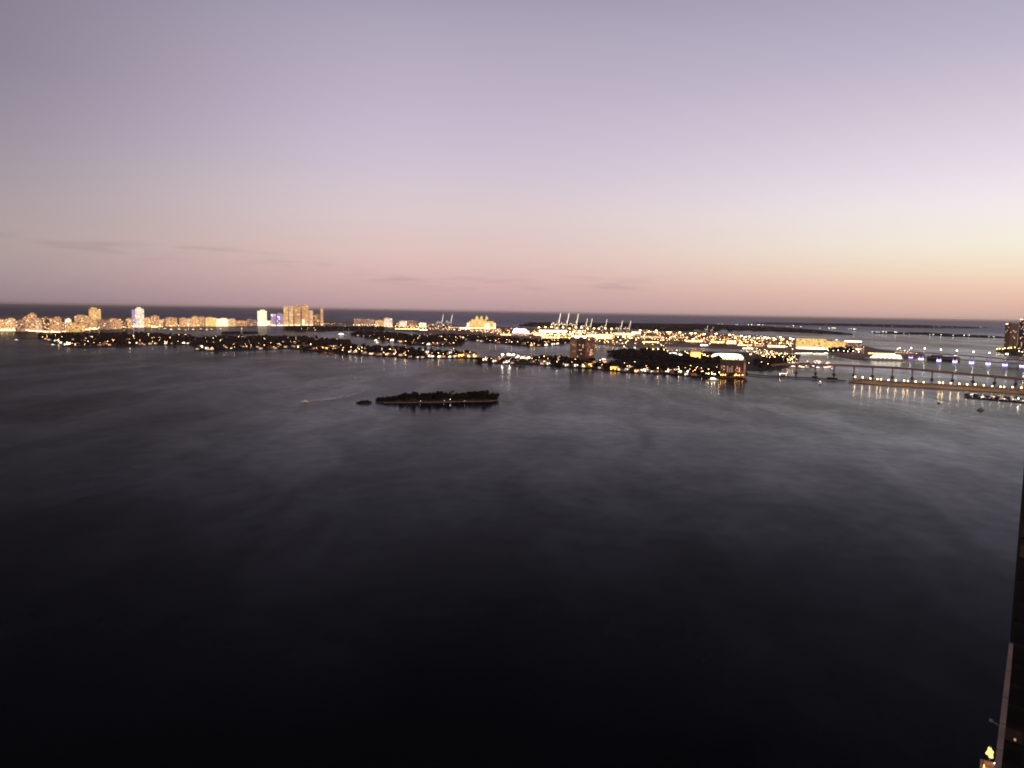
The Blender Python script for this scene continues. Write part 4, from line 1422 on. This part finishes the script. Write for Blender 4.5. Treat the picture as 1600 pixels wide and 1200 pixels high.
# marina between peninsula and terminal
mi = {}
for i in range(46):
    x = BR.uniform(1238, 1304)
    lo, hi = yat([(1238, 568), (1270, 562), (1304, 569)], x), yat([(1238, 574.5), (1304, 578)], x)
    y = BR.uniform(lo, hi)
    kind = BR.choice(('sail', 'yacht', 'yacht', 'work'))
    mi[kind] = mi.get(kind, 0) + 1
    {'sail': SAIL, 'yacht': YACHT, 'work': WORK}[kind].put(G(x, y, 0), BR.uniform(-.3, .3) + math.pi / 2 * BR.randrange(2), {'sail': 'moored sailboat with bare mast', 'yacht': 'moored white motor yacht', 'work': 'moored pink lit motorboat'}[kind] + f' in the marina behind the bridge, {nth(mi[kind])} of its kind', 'boats in the marina').scale = (1.2,) * 3
for i, (xa, ya, xb, yb) in enumerate(((1240, 571, 1303, 575.5), (1250, 567, 1300, 571))):
    a_, b_ = G(xa, ya, .8), G(xb, yb, .8)
    m = MB(); m.bar(a_, b_, 3.0); o = m.build('marina_dock', 'timber'); tag(o, ('front', 'rear')[i] + ' floating dock of the marina behind the bridge', 'dock')
# lit pavilion
P = G(1223.5, 587.5, .6); k, r, a = mpp(P)
t = thing('pavilion', 'white outlined open pavilion at the left start of the jetty', 'pavilion', P, -a)
m = MB(); m.box(0, 0, -1, .6, 16 * k, 16); m.build('deck', 'timber', t)
for s_ in (-1, 1):
    for yy in (-1, 1):
        q = MB(); q.box(s_ * 5 * k, yy * 5, .6, 5.4, .8, .8); q.build('post', 'winpink', t)
q = MB(); q.add([(-6 * k, -6, 5.4), (6 * k, -6, 5.4), (6 * k, 6, 5.4), (-6 * k, 6, 5.4), (-3 * k, 0, 9), (3 * k, 0, 9)], [(3, 2, 1, 0), (0, 1, 5, 4), (1, 2, 5), (2, 3, 4, 5), (3, 0, 4)]); q.build('roof', 'W2', t)
q = MB(); q.bar((-6 * k, -6.2, 5.6), (6 * k, -6.2, 5.6), .5); q.build('glow_strip', 'winwhite', t)
LAMP['small'].put(G(1218, 588.6, .6), 0, 'white lamp at the left side of the open pavilion', 'lamps by the pavilion')

# ------------------------------------------------------------------ yellow terminal and the white ship
GT = 'cruise terminal buildings'
building(1243, 1290, 529, 545, 'yellow', 'cruise_terminal', 'large flat yellow lit terminal block at right', 'terminal', GT, 40, .05, False, 'winhot')
building(1289, 1320, 532, 546, 'yellow', 'cruise_terminal', 'lower yellow terminal wing with white rooftop light', 'terminal', GT, 40, .05, True, 'wingold')
building(1318, 1346, 534.5, 546, 'dim', 'cruise_terminal', 'dim terminal wing with a white lit roof edge', 'terminal', GT, 34, .0, False, 'winpink')
P = G(1332, 546, 1.6); k, r, a = mpp(P)
zz = ztop(P, 1332, 534)
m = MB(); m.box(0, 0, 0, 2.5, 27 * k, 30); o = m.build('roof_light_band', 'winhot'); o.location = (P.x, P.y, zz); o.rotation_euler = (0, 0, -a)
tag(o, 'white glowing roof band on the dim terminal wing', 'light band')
LAMP['flood'].put((G(1342, 546, zz + 2.5).x, P.y, zz + 2.5), 0, 'white floodlight peak on the right end of the terminal roof', 'terminal roof lights').scale = (.5, .5, .5)
LAMP['flood'].put((G(1306, 545.5, 1.6).x, P.y, ztop(P, 1306, 533)), 0, 'white floodlight in the middle of the terminal roof', 'terminal roof lights').scale = (.4, .4, .4)
wood('park_trees', [G(x, y) for x, y in ((1296, 551), (1330, 553.5), (1336, 546.5), (1302, 545.5))], 'dark trees between the terminal and the white ship', 90, 9, 15, seed=11)
for i in range(11):
    x = 1245 + 4.6 * i
    o = BRIGHT.put(G(x, 553.2 + BR.uniform(-.3, .5) + (x - 1245) * .01, 0), BR.uniform(-.2, .2), f'white lit boat moored under the yellow terminal, {nth(i + 1)} from the left', 'boats under the yellow terminal')
    o.scale = (BR.uniform(.8, 1.2),) * 3


def ship(P, Lm, hgt, name, label, rz, hull, wall, win, funnel, decks=6):
    t = thing(name, label, 'ship', P, rz)
    B = Lm * .13
    m = MB(); m.prism([(x * .94, y * .8) for x, y in hull_poly(Lm, B, .2)], -1.5, hgt * .12); m.prism(hull_poly(Lm, B, .2), hgt * .12, hgt * .30); m.build('hull', hull, t)
    dh = hgt * .55 / decks
    for i in range(decks):
        m = MB(); x0_, x1_ = -Lm * .46 + i * Lm * .012, Lm * .36 - i * Lm * .03
        z0_ = hgt * .30 + i * dh
        m.box((x0_ + x1_) / 2, 0, z0_, z0_ + dh * .94, x1_ - x0_, B * (.96 - .03 * i))
        d = m.build('deck', wall, t)
        for s_ in (-1, 1):
            q = MB(); q.box((x0_ + x1_) / 2, s_ * B * (.96 - .03 * i) / 2 + s_ * .15, z0_ + dh * .25, z0_ + dh * .78, (x1_ - x0_) * .97, .3); q.build('glowing_window_band', win, d)  # window bands enlarged and glowing so the ship looks floodlit
    m = MB(); m.box(-Lm * .25, 0, hgt * .85, hgt, Lm * .07, B * .35, 0, .75); m.build('funnel', funnel, t)  # funnel glows through its material, as if floodlit
    m = MB(); m.cyl(Lm * .12, 0, hgt * .85, hgt * 1.02, .5, .3, 6); m.build('mast', 'steel', t)
    for i in range(5):
        for s_ in (-1, 1):
            q = MB(); q.box(-Lm * .3 + i * Lm * .11, s_ * (B * .5 + .8), hgt * .32, hgt * .32 + 2.2, Lm * .055, 2); q.build('lifeboat', 'W2', t)
    return t


P = G(1381, 562.5, 0); k, r, a = mpp(P)
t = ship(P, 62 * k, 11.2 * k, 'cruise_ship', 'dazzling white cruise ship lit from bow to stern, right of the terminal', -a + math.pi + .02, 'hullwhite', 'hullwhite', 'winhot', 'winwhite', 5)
P = G(815, 524.5, 0); P.z = 0; k, r, a = mpp(P)
t = ship(P + Vector((0, 0, 1.5)), 32 * k, 12 * k, 'cruise_ship', 'white and violet lit ship at the port left of the tall cranes', -a + .1, 'hullwhite', 'hullwhite', 'winlilac', 'winviolet', 6)
shed(1356, 1396, 553.2, 2.2, 'yellow', 'long yellow lit quay shed behind the dazzling white ship', glow_mat='wingold')
shed(1398, 1428, 551.5, 1.4, 'brown', 'low brown quay shed right of the dazzling white ship', glow_mat='windim')

# dark ship behind the violet bridge
P = G(1474, 562.5, 0); k, r, a = mpp(P)
t = thing('freighter', 'dark moored freighter with a tall mast behind the violet lit bridge', 'ship', P, -a)
Lm = 52 * k
m = MB(); m.prism(hull_poly(Lm, 15, .15), -1, 8.5 * k * .75); m.build('hull', 'hulldark', t)
m = MB(); m.box(Lm * .36, 0, 6 * k, 10 * k, Lm * .12, 10); m.box(Lm * .36, 0, 10 * k, 12.5 * k, Lm * .07, 7); m.build('deckhouse', 'hulldark', t)
m = MB(); m.cyl(Lm * .37, 0, 12 * k, 16.5 * k, .8, .4, 6); m.build('mast', 'hulldark', t)
m = MB(); m.box(-Lm * .2, 0, 6.3 * k, 8.2 * k, Lm * .35, 9); m.build('cargo', 'darkconc', t)
q = MB(); q.box(Lm * .36, -5.2, 8.4 * k, 9.4 * k, Lm * .11, .4); q.build('glowing_window_band', 'winwhite', t)
for xx in (-.32, -.05, .2):
    q = MB(); q.cyl(Lm * xx, 0, 6 * k, 11 * k, .7, .5, 6); q.bar((Lm * xx, 0, 10.5 * k), (Lm * (xx - .1), 0, 12.5 * k), .8); q.build('derrick', 'hulldark', t)

# ------------------------------------------------------------------ bridges
def deck_strip(mb, pts, wid, th):
    """pts: 3-D centre line of the deck top"""
    L_ = []
    for i, p in enumerate(pts):
        d = (pts[min(i + 1, len(pts) - 1)] - pts[max(i - 1, 0)])
        nrm = Vector((-d.y, d.x, 0)).normalized() * wid / 2
        L_.append((p + nrm, p - nrm))
    vs = []
    for a_, b_ in L_:
        vs += [a_, b_, b_ - Vector((0, 0, th)), a_ - Vector((0, 0, th))]
    fs = []
    for i in range(len(pts) - 1):
        o_ = i * 4
        for j in range(4):
            fs.append((o_ + j, o_ + (j + 1) % 4, o_ + 4 + (j + 1) % 4, o_ + 4 + j))
    fs += [(0, 1, 2, 3), tuple(len(vs) - 4 + j for j in (3, 2, 1, 0))]
    return mb.add(vs, fs)


def line3(base, tops, xs, zadd=0):
    out_ = []
    for x in xs:
        P = G(x, yat(base, x))
        out_.append(Vector((P.x, P.y, max(3, ztop(P, x, yat(tops, x)) + zadd))))
    return out_


BASE = [(1205, 581), (1334, 586.5), (1425, 591.5), (1520, 596.5), (1600, 601), (1680, 606)]
TOPS = [(1205, 570), (1225, 568), (1300, 569.5), (1400, 574), (1425, 576), (1500, 583), (1560, 588), (1600, 592), (1680, 598.5)]
t = thing('elevated_bridge', 'long thin elevated road bridge on slim piers, above the lit causeway', 'bridge', G(1334, 586.5))
org = t.location.copy()
pts = [p - org for p in line3(BASE, TOPS, list(range(1205, 1681, 19)))]
m = MB(); deck_strip(m, pts, 13, 3.0); m.build('deck', 'bridge', t)
for s_ in (-1, 1):
    m = MB()
    rp = []
    for i, p in enumerate(pts):
        d = pts[min(i + 1, len(pts) - 1)] - pts[max(i - 1, 0)]
        rp.append(p + Vector((-d.y, d.x, 0)).normalized() * 5.7 * s_ + Vector((0, 0, 1.1)))
    deck_strip(m, rp, .35, 1.0)
    m.build('railing', 'bridge', t)
for i, x in enumerate((1244, 1274, 1303, 1334, 1363, 1394, 1425, 1456, 1488, 1520, 1554, 1587, 1622)):
    P = G(x, yat(BASE, x))
    z = ztop(P, x, yat(TOPS, x)) - 2.2
    P = P - org
    a = -math.atan2(G(x, 590).x, G(x, 590).y)
    m = MB()
    m.box(P.x, P.y, -1, z - 2, 2.6, 7, a); m.box(P.x, P.y, z - 2, z, 3.4, 11, a)
    pr = m.build('pier', 'bridge', t)
    m = MB(); m.box(P.x, P.y, -1, 2.6, 7, 12, a, .8); m.build('footing', 'darkconc', pr)
# cars with red tail lights on the bridge
def car():
    t = thing('car', 'car', 'car', (0, 0, 0))
    m = MB(); m.box(0, 0, .35, .95, 4.4, 1.8); m.box(-.2, 0, .95, 1.5, 2.4, 1.6, 0, .85); m.build('body', 'hulldark', t)
    for sx in (-1, 1):
        for sy in (-1, 1):
            q = MB(); q.cyl(0, 0, -.1, .1, .33, .33, 8); w_ = q.build('wheel', 'darkconc', t); w_.location = (sx * 1.4, sy * .86, .34); w_.rotation_euler = (math.pi / 2, 0, 0)
    for sy in (-1, 1):
        q = MB(); q.box(-2.24, sy * .6, .6, .85, .1, .5); q.build('tail_light', 'redlamp', t)
        q = MB(); q.box(2.24, sy * .6, .6, .8, .1, .45); q.build('headlight', 'winhot', t)
    return t


CAR = Proto(car)
cx = sorted(BR.uniform(1320, 1595) for _ in range(26))
for i, x in enumerate(cx):
    P = G(x, yat(BASE, x)); P2 = G(x + 4, yat(BASE, x + 4))
    z = ztop(P, x, yat(TOPS, x)); z2 = ztop(P2, x + 4, yat(TOPS, x + 4))
    d = (P2 - P); n_ = Vector((-d.y, d.x, 0)).normalized() * BR.choice((-3, 3))
    CAR.put((P.x + n_.x, P.y + n_.y, z + .03), math.atan2(d.y, d.x) + BR.choice((0, math.pi)), f'dark car with red tail lights crossing the elevated bridge, {nth(i + 1)} from the left', 'cars on the elevated bridge')

# low lit causeway
CWF = [(1326, 597), (1400, 603), (1470, 607), (1530, 610.5), (1600, 615.5), (1680, 621)]
t = thing('low_causeway', 'low lit causeway with a reddish seawall, lamps along its edge', 'causeway', G(1330, 597))
org = t.location.copy()
front = [G(x, yat(CWF, x)) - org for x in range(1326, 1681, 18)]
off = []
for i, p in enumerate(front):
    d = front[min(i + 1, len(front) - 1)] - front[max(i - 1, 0)]
    nrm = Vector((-d.y, d.x, 0)).normalized()
    off.append(p + (nrm if nrm.y > 0 else -nrm) * 30)
m = MB(); deck_strip(m, [p + Vector((0, 0, 3.6)) for p in off], 59, 5.5); m.build('embankment', 'seawall', t)
m = MB(); deck_strip(m, [p + Vector((0, 0, 3.66)) for p in off], 54, .05); m.build('roadway', 'road', t)
m = MB(); deck_strip(m, [p + (q_ - p) * .02 + Vector((0, 0, 4.6)) for p, q_ in zip(front, off)], .5, 1.0); m.build('parapet', 'seawall', t)
cw = [1336, 1348, 1360, 1371, 1376.5, 1388, 1399.5, 1412.5, 1418.5, 1430.5, 1443, 1467.5, 1473, 1485.5, 1498.5, 1511, 1523.5, 1537, 1550, 1563, 1568.5, 1581.5, 1595.5]
lamps('near', [(x, yat(CWF, x) - 2.6) for x in cw], 'golden lamp', 'on the edge of the low lit causeway', 'lamps on the low causeway', 3.7, 1.05, -2.2)
cx = sorted(BR.uniform(1335, 1595) for _ in range(16))
for i, x in enumerate(cx):
    j = BR.uniform(.6, 1.4)
    p0, p1 = G(x, yat(CWF, x)), G(x + 4, yat(CWF, x + 4))
    d = p1 - p0; n_ = Vector((-d.y, d.x, 0)).normalized()
    n_ = n_ if n_.y > 0 else -n_
    CAR.put((p0.x + n_.x * 26 * j, p0.y + n_.y * 26 * j, 3.69), math.atan2(d.y, d.x) + (0 if j > 1 else math.pi), f'dark car driving on the low lit causeway, {nth(i + 1)} from the left', 'cars on the low causeway')

# dark jetty linking the point with the causeway
t = thing('jetty', 'thin dark jetty on piles running left from the lit causeway', 'jetty', G(1260, 591.5))
org = t.location.copy()
JL = [(1168, 586), (1195, 588.5), (1260, 591.8), (1300, 594.5), (1327, 597)]
jp = [G(x, yat(JL, x)) - org for x in range(1168, 1328, 8)]
m = MB(); deck_strip(m, [p + Vector((0, 0, 2.6)) for p in jp], 7, 1.4); m.build('deck', 'timber', t)
for p in jp[::2]:
    q = MB(); q.cyl(p.x, p.y, -1, 1.3, .5, .5, 6); q.build('pile', 'timber', t)
for x in (1273, 1296, 1304):
    P = G(x, yat(JL, x) - .3) - org
    q = MB(); q.box(P.x, P.y, 2.2, 5.5, 9, 6); q.build('shelter', 'timber', t)

# far violet bridge
VBASE = [(1405, 558), (1440, 561.5), (1467, 564), (1520, 567.5), (1600, 573), (1680, 578)]
VTOP = [(1405, 549), (1440, 550), (1500, 554.5), (1520, 556), (1600, 562), (1680, 568)]
t = thing('bridge', 'dark far bridge with violet lit piers', 'bridge', G(1467, 564))
org = t.location.copy()
xs = list(range(1405, 1681, 25))
vp = line3(VBASE, VTOP, xs)
m = MB(); deck_strip(m, [p - org for p in vp], 14, 2.2); m.build('upper_deck', 'bridge', t)
m = MB(); deck_strip(m, [Vector((p.x * .985, p.y * .985, p.z * .48)) - org for p in vp], 12, 2.0); m.build('lower_deck', 'bridge', t)
for i, x in enumerate((1423, 1439, 1467, 1492, 1518, 1544, 1570, 1597, 1624)):
    P = G(x, yat(VBASE, x)); z = ztop(P, x, yat(VTOP, x)) - 2.3
    a = -math.atan2(P.x, P.y)
    P = P - org
    m = MB()
    for s_ in (-1, 1):
        m.box(P.x + s_ * 4.2 * math.cos(a), P.y + s_ * 4.2 * math.sin(a), -1, z, 1.8, 8, a)
    pr = m.build('pier', 'bridge', t)
    f = Vector((math.sin(a), -math.cos(a), 0))
    for s_ in (-1, 1):
        q = MB(); q.box(P.x + s_ * 4.2 * math.cos(a) + f.x * 5.2, P.y + s_ * 4.2 * math.sin(a) + f.y * 5.2, 1, z * .5, 1.4, .5, a); q.build('light_panel', 'winviolet', pr)
    q = MB(); q.box(P.x + f.x * 6, P.y + f.y * 6, .5, 2.4, 11 if i != 1 else 14, 1.2, a); q.build('footing_light', 'winlilac' if i != 1 else 'winhot', pr)
zl = lambda x: ztop(G(x, yat(VBASE, x)), x, yat(VTOP, x))
for i, x in enumerate((1404, 1422, 1443, 1468, 1493, 1519, 1544, 1572, 1599)):
    P = G(x, yat(VBASE, x))
    LAMP['white'].put((P.x, P.y, zl(x)), 0, f'white lamp standing on the far violet lit bridge, {nth(i + 1)} from the left', 'lamps on the violet bridge')

# ------------------------------------------------------------------ right edge: two brown towers
def edge_tower(x0, x1, yt, yb, label, nwin, mats):
    P = G((x0 + x1) / 2, yb, 1.6); k, r, a = mpp(P)
    H = ztop(P, (x0 + x1) / 2, yt) - 1.6
    Wd = (x1 - x0) * k
    t = thing('apartment_tower', label, 'tower', P, -a, 'brown towers at the right edge')
    m = MB(); m.box(-Wd * .31, 0, -.5, H, Wd * .38, 26); m.build('wall', mats[0], t)
    m = MB(); m.box(Wd * .19, 1.5, -.5, H * .99, Wd * .62, 26); m.build('wall', mats[1], t)
    m = MB(); m.box(0, .5, H, H + 1.3, Wd * 1.01, 29); ro = m.build('roof', 'darkconc', t)
    m = MB(); m.box(-Wd * .2, 0, H + 1.3, H + 5, Wd * .3, 10); m.build('lift_house', mats[0], ro)
    q = MB(); q.box(-Wd * .38, -13.4, H - 1.5, H + 1.6, Wd * .18, .5); q.build('roof_light', 'winhot', t)
    for s_, w_ in ((-.31, .34), (.19, .56)):
        m = MB()
        for f in range(1, int(H / 3.3)):
            m.box(Wd * s_, -12.4 - (1.4 if s_ < 0 else 0), f * 3.3, f * 3.3 + .5, Wd * w_, 1.2)
        m.build('balcony_stack', mats[0] if s_ < 0 else mats[1], t)
    for i in range(nwin):
        f = BR.randrange(1, int(H / 3.3) - 1); b_ = BR.randrange(0, int(Wd / 4.6))
        q = MB(); q.box(-Wd * .48 + 2 + b_ * 4.6, -14.8, f * 3.3 + .7, f * 3.3 + 2.5, 2.3, .2); q.build('window', 'winpink' if BR.random() < .6 else 'winwarm', t)
    return t


TB = principled('sunlit_tan_concrete', (.42, .30, .20), noise=.2)  # paler copy of the tan concrete, sunlight put into the colour
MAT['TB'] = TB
edge_tower(1568, 1588.5, 506, 545.5, 'brown tower with a paler right face, left one at the right edge', 12, ('tan', 'TB'))
edge_tower(1589.5, 1616, 499, 548, 'taller dark brown tower with many lit windows at the right edge', 60, ('darkwall', 'darkwall'))
for i, (x, y) in enumerate(((1559, 548.6), (1563, 548), (1568, 547.6), (1572, 547.2), (1577, 546.6), (1583, 545.6), (1571, 549), (1566, 549.3))):
    o = FAR[3].put(G(x, y - .8, 1.6), i, f'yellow lit tree at the foot of the left brown tower, {nth(i + 1)} such', 'yellow lit trees')
    o.scale = (1.2, 1.2, 1)
lamps('gold', [(1558, 549.2), (1561, 549), (1566, 548.8), (1570, 548.2), (1575, 548), (1580, 547.2), (1585, 546.6)], 'yellow garden lamp', 'at the foot of the left brown tower', 'lamps at the brown towers', scale=1.1)
lamps('warm', [(1592, 552), (1597, 553.5), (1571, 556.5)], 'warm quay lamp', 'in front of the taller brown tower', 'lamps at the brown towers', scale=.9)

# marina dock at lower right
t = thing('marina_pier', 'dark floating marina pier at lower right', 'pier', G(1550, 623))
org = t.location.copy()
m = MB(); deck_strip(m, [G(x, y) - org + Vector((0, 0, 1.2)) for x, y in ((1507, 621.5), (1550, 625), (1600, 629.5), (1680, 637))], 5, 1.6); m.build('deck', 'timber', t)
for x0, y0, x1, y1 in ((1512, 622, 1516, 616), (1530, 623.5, 1534, 617), (1548, 625, 1552, 618), (1566, 626.5, 1570, 619), (1584, 628, 1588, 620.5), (1602, 629.8, 1606, 622)):
    m = MB(); m.bar(G(x0, y0) - org + Vector((0, 0, .9)), G(x1, y1) - org + Vector((0, 0, .9)), 2.2); m.build('finger_dock', 'timber', t)
for i in range(15):
    x, y = G(1508 + 7 * i, 622 + .55 * i).xy
    q = MB(); q.cyl(x - org.x, y - org.y, -.5, 3.4, .3, .3, 6); q.build('pile', 'timber', t)
kk = {}
for i in range(24):
    x = 1512 + i * 4.1
    y = 618.6 + (x - 1510) * .085 + BR.uniform(-1.6, 1.8)
    kind = ('dark', 'sail', 'yacht', 'dark')[i % 4]
    kk[kind] = kk.get(kind, 0) + 1
    o = {'dark': DARK, 'sail': SAIL, 'yacht': YACHT}[kind].put(G(x, y, 0), -1.2 + BR.uniform(-.15, .15), {'dark': 'dark motorboat', 'sail': 'pale sailboat', 'yacht': 'white motor yacht'}[kind] + f' berthed at the lower right marina pier, {nth(kk[kind])} such from the left', 'boats at the marina pier')
    o.scale = ((1.3, 1.3, 1.6) if kind == 'dark' else (.8,) * 3)
LAMP['white'].put(G(1590, 628.6, 1.2), 0, 'white lamp on the lower right marina pier', 'lamps at the marina pier').scale = (.62,) * 3
lamps('small', [(1519, 622.6), (1534, 624), (1561, 626)], 'small dim white lamp', 'on the lower right marina pier', 'lamps at the marina pier', 1.2, .3)

# ------------------------------------------------------------------ wake
WK = [(471, 628.3), (486, 627), (497, 625.8), (515, 623.6), (530, 621.8), (545, 619), (556, 616), (567, 613.4)]
m = MB()
n = 60
for i in range(n):
    f0, f1 = i / n, (i + 1) / n
    if BR.random() < .12:
        continue
    a_, b_ = G(*along(WK, f0)), G(*along(WK, f1 - .002))
    w0 = (24 + 26 * f0) * BR.uniform(.6, 1.3)
    m.add([(a_.x, a_.y - w0 / 2, .3), (b_.x, b_.y - w0 / 2, .3), (b_.x, b_.y + w0 / 2, .3), (a_.x, a_.y + w0 / 2, .3)], [(0, 1, 2, 3)])
fm = principled('wake_foam', (.85, .83, .83), .9, .1)
nt = fm.node_tree
bs = nt.nodes['Principled BSDF']
tcn = nt.nodes.new('ShaderNodeTexCoord'); nz = nt.nodes.new('ShaderNodeTexNoise'); nz.inputs['Scale'].default_value = .35; nz.inputs['Detail'].default_value = 5
mr_ = nt.nodes.new('ShaderNodeMapRange'); mr_.inputs[1].default_value, mr_.inputs[2].default_value = .05, .40
nt.links.new(tcn.outputs['Object'], nz.inputs['Vector']); nt.links.new(nz.outputs['Fac'], mr_.inputs[0]); nt.links.new(mr_.outputs[0], bs.inputs['Alpha'])
MAT['foam'] = fm
tag(m.build('wake_foam', 'foam'), 'thin pale foam wake trailing left of the black islet', 'wake', None, 'stuff')

# ------------------------------------------------------------------ own shore: dark high-rise flank at the lower right
def at_range(px, py, r):
    d = ray(px, py)
    t_ = r / math.hypot(d.x, d.y)
    return Vector((d.x * t_, d.y * t_, CAMZ + d.z * t_))


Q = at_range(1578, 1000, 150)
az = math.atan2(Q.x, Q.y)
t = thing('residential_tower', 'black flank of a neighbouring high-rise rising at the lower right edge', 'tower', (Q.x, Q.y, 0), -az)
m = MB()
m.prism([(0, 0), (26, -3), (34, 22), (6, 26)], -1, 131)
m.build('wall', 'towerglass', t)
m = MB(); m.prism([(.4, .4), (25.6, -2.6), (33.6, 21.6), (6.2, 25.6)], 131, 133.5); m.build('roof', 'darkconc', t)
# grey leaning fin at the corner over the lower storeys
zt, zb = at_range(1576, 1003, 149.6).z, 2.0
m = MB()
N_ = 14
for i in range(N_):
    z0_, z1_ = zb + (zt - zb) * i / N_, zb + (zt - zb) * (i + 1) / N_
    f0, f1 = 1 - i / N_, 1 - (i + 1) / N_
    l0, l1 = -.05 - 1.9 * f0 ** .95, -.05 - 1.9 * f1 ** .95
    w0, w1 = .55 + .75 * f0 ** .6, .55 + .75 * f1 ** .6
    m.add([(l0, -1.0, z0_), (l0 + w0, -1.0, z0_), (l0 + w0, 1.2, z0_), (l0, 1.2, z0_), (l1, -1.0, z1_ - .12), (l1 + w1, -1.0, z1_ - .12), (l1 + w1, 1.2, z1_ - .12), (l1, 1.2, z1_ - .12)],
          [(3, 2, 1, 0), (4, 5, 6, 7), (0, 1, 5, 4), (1, 2, 6, 5), (2, 3, 7, 6), (3, 0, 4, 7)])
m.build('corner_fin', 'greyfin', t)
for i in range(36):
    z = 4 + i * 3.5
    m = MB(); m.add([(.3, -.35, z), (25.5, -3.35, z), (25.7, -2.4, z), (.4, -.02, z), (.3, -.35, z + .3), (25.5, -3.35, z + .3), (25.7, -2.4, z + .3), (.4, -.02, z + .3)], [(3, 2, 1, 0), (4, 5, 6, 7), (0, 1, 5, 4), (1, 2, 6, 5), (2, 3, 7, 6), (3, 0, 4, 7)])
    m.build('floor_slab', 'blackwall', t)
for i in range(26):
    z = 4 + BR.randrange(1, 24) * 3.5
    x = 4.4 + BR.randrange(0, 7) * 2.9
    q = MB(); q.box(x, -.12 * x - .25, z + .6, z + 2.6, 1.9, .3); q.build('window', 'winember', t)
zp = at_range(1560, 1128, 149).z
q = MB(); q.box(-1.75, -.9, zp - .3, zp + .1, .5, .3); q.bar((-1.6, -.9, zp - .2), (-.6, -.9, zp - .6), .12); q.build('camera_bracket', 'greyfin', t)
q = MB(); q.box(1.8, -1.6, at_range(1566, 1145, 150).z, at_range(1566, 1145, 150).z + .3, .3, .3); q.build('wall_light', 'winfaint', t)

# shore ground and the orange lit terrace at its foot
gx = [at_range(1527, 1199, 206), at_range(1640, 1150, 235), at_range(1900, 1150, 260), at_range(1900, 1200, 60), at_range(1760, 1200, 90), at_range(1640, 1200, 150)]
bm_ = MB(); bm_.prism([(p.x, p.y) for p in gx], -2, 1.2)
tag(bm_.build('shore_ground', 'concrete'), kind='structure')
Tc = at_range(1533, 1186, 196)
az2 = math.atan2(Tc.x, Tc.y)
tz = Tc.z
t = thing('pool_terrace', 'orange lit roof terrace with a low parapet at the bottom right corner', 'terrace', (Tc.x, Tc.y, 0), -az2)
m = MB(); m.box(8, -9, -1, tz - 1.2, 16, 18); m.build('wall', 'W2', t)
m = MB(); m.box(8, -9, tz - 1.15, tz - .9, 15.2, 17.2); m.build('floor_deck', 'W2', t)
m = MB(); m.box(.1, -9, tz - 1.2, tz, .5, 18); m.box(8, -.1, tz - 1.2, tz, 15, .5); m.build('parapet', 'W2', t)
for i in range(4):
    q = MB(); q.box(.55 + .1, -2.2 - 4 * i, tz - .85, tz - .35, .15, 1.6); q.build('wall_light', 'winorange', t)
q = MB(); q.ico((2.6, -1.2, tz + .5), .2, 1); q.build('globe_light', 'winhot', t)
q = MB(); q.cyl(2.6, -1.2, tz - .9, tz + .3, .08, .08, 6); q.build('post', 'steel', t)
LAMP['smallwarm'].put((Tc.x + 1.5, Tc.y - 4.2, tz - .9), 0, 'warm lamp lighting the orange terrace at the bottom right', 'lamps at the terrace').scale = (.3, .3, .3)
Lp = at_range(1546.5, 1180, 203)
t = thing('lantern_post', 'lantern post with stacked glowing yellow tiers above the orange terrace', 'lantern', (Lp.x, Lp.y, 0), -az2)
zb_ = Lp.z
m = MB(); m.cyl(0, 0, -.5, zb_ + 2.2, .25, .15, 6); m.build('post', 'steel', t)
for i, (dz, w_) in enumerate(((-.4, .5), (.25, .8), (.85, .7), (1.5, .4))):
    q = MB(); q.cyl((.25, -.1, .05, -.1)[i], 0, zb_ + dz, zb_ + dz + .3, w_, w_ * .8, 8); q.build('lamp_tier', 'winamber', t)

# ------------------------------------------------------------------ haze
HZ = 1.25e-5
if HZ:
    hm = bpy.data.materials.new('haze_air')
    hm.use_nodes = True
    nt = hm.node_tree
    nt.nodes.remove(nt.nodes['Principled BSDF'])
    v = nt.nodes.new('ShaderNodeVolumePrincipled')
    v.inputs['Color'].default_value = (.85, .78, .82, 1)
    v.inputs['Density'].default_value = HZ
    nt.links.new(v.outputs[0], nt.nodes['Material Output'].inputs['Volume'])
    MAT['haze'] = hm
    m = MB(); m.box(0, 60000, -3, 165, 330000, 130000)
    tag(m.build('haze', 'haze'), kind='stuff')
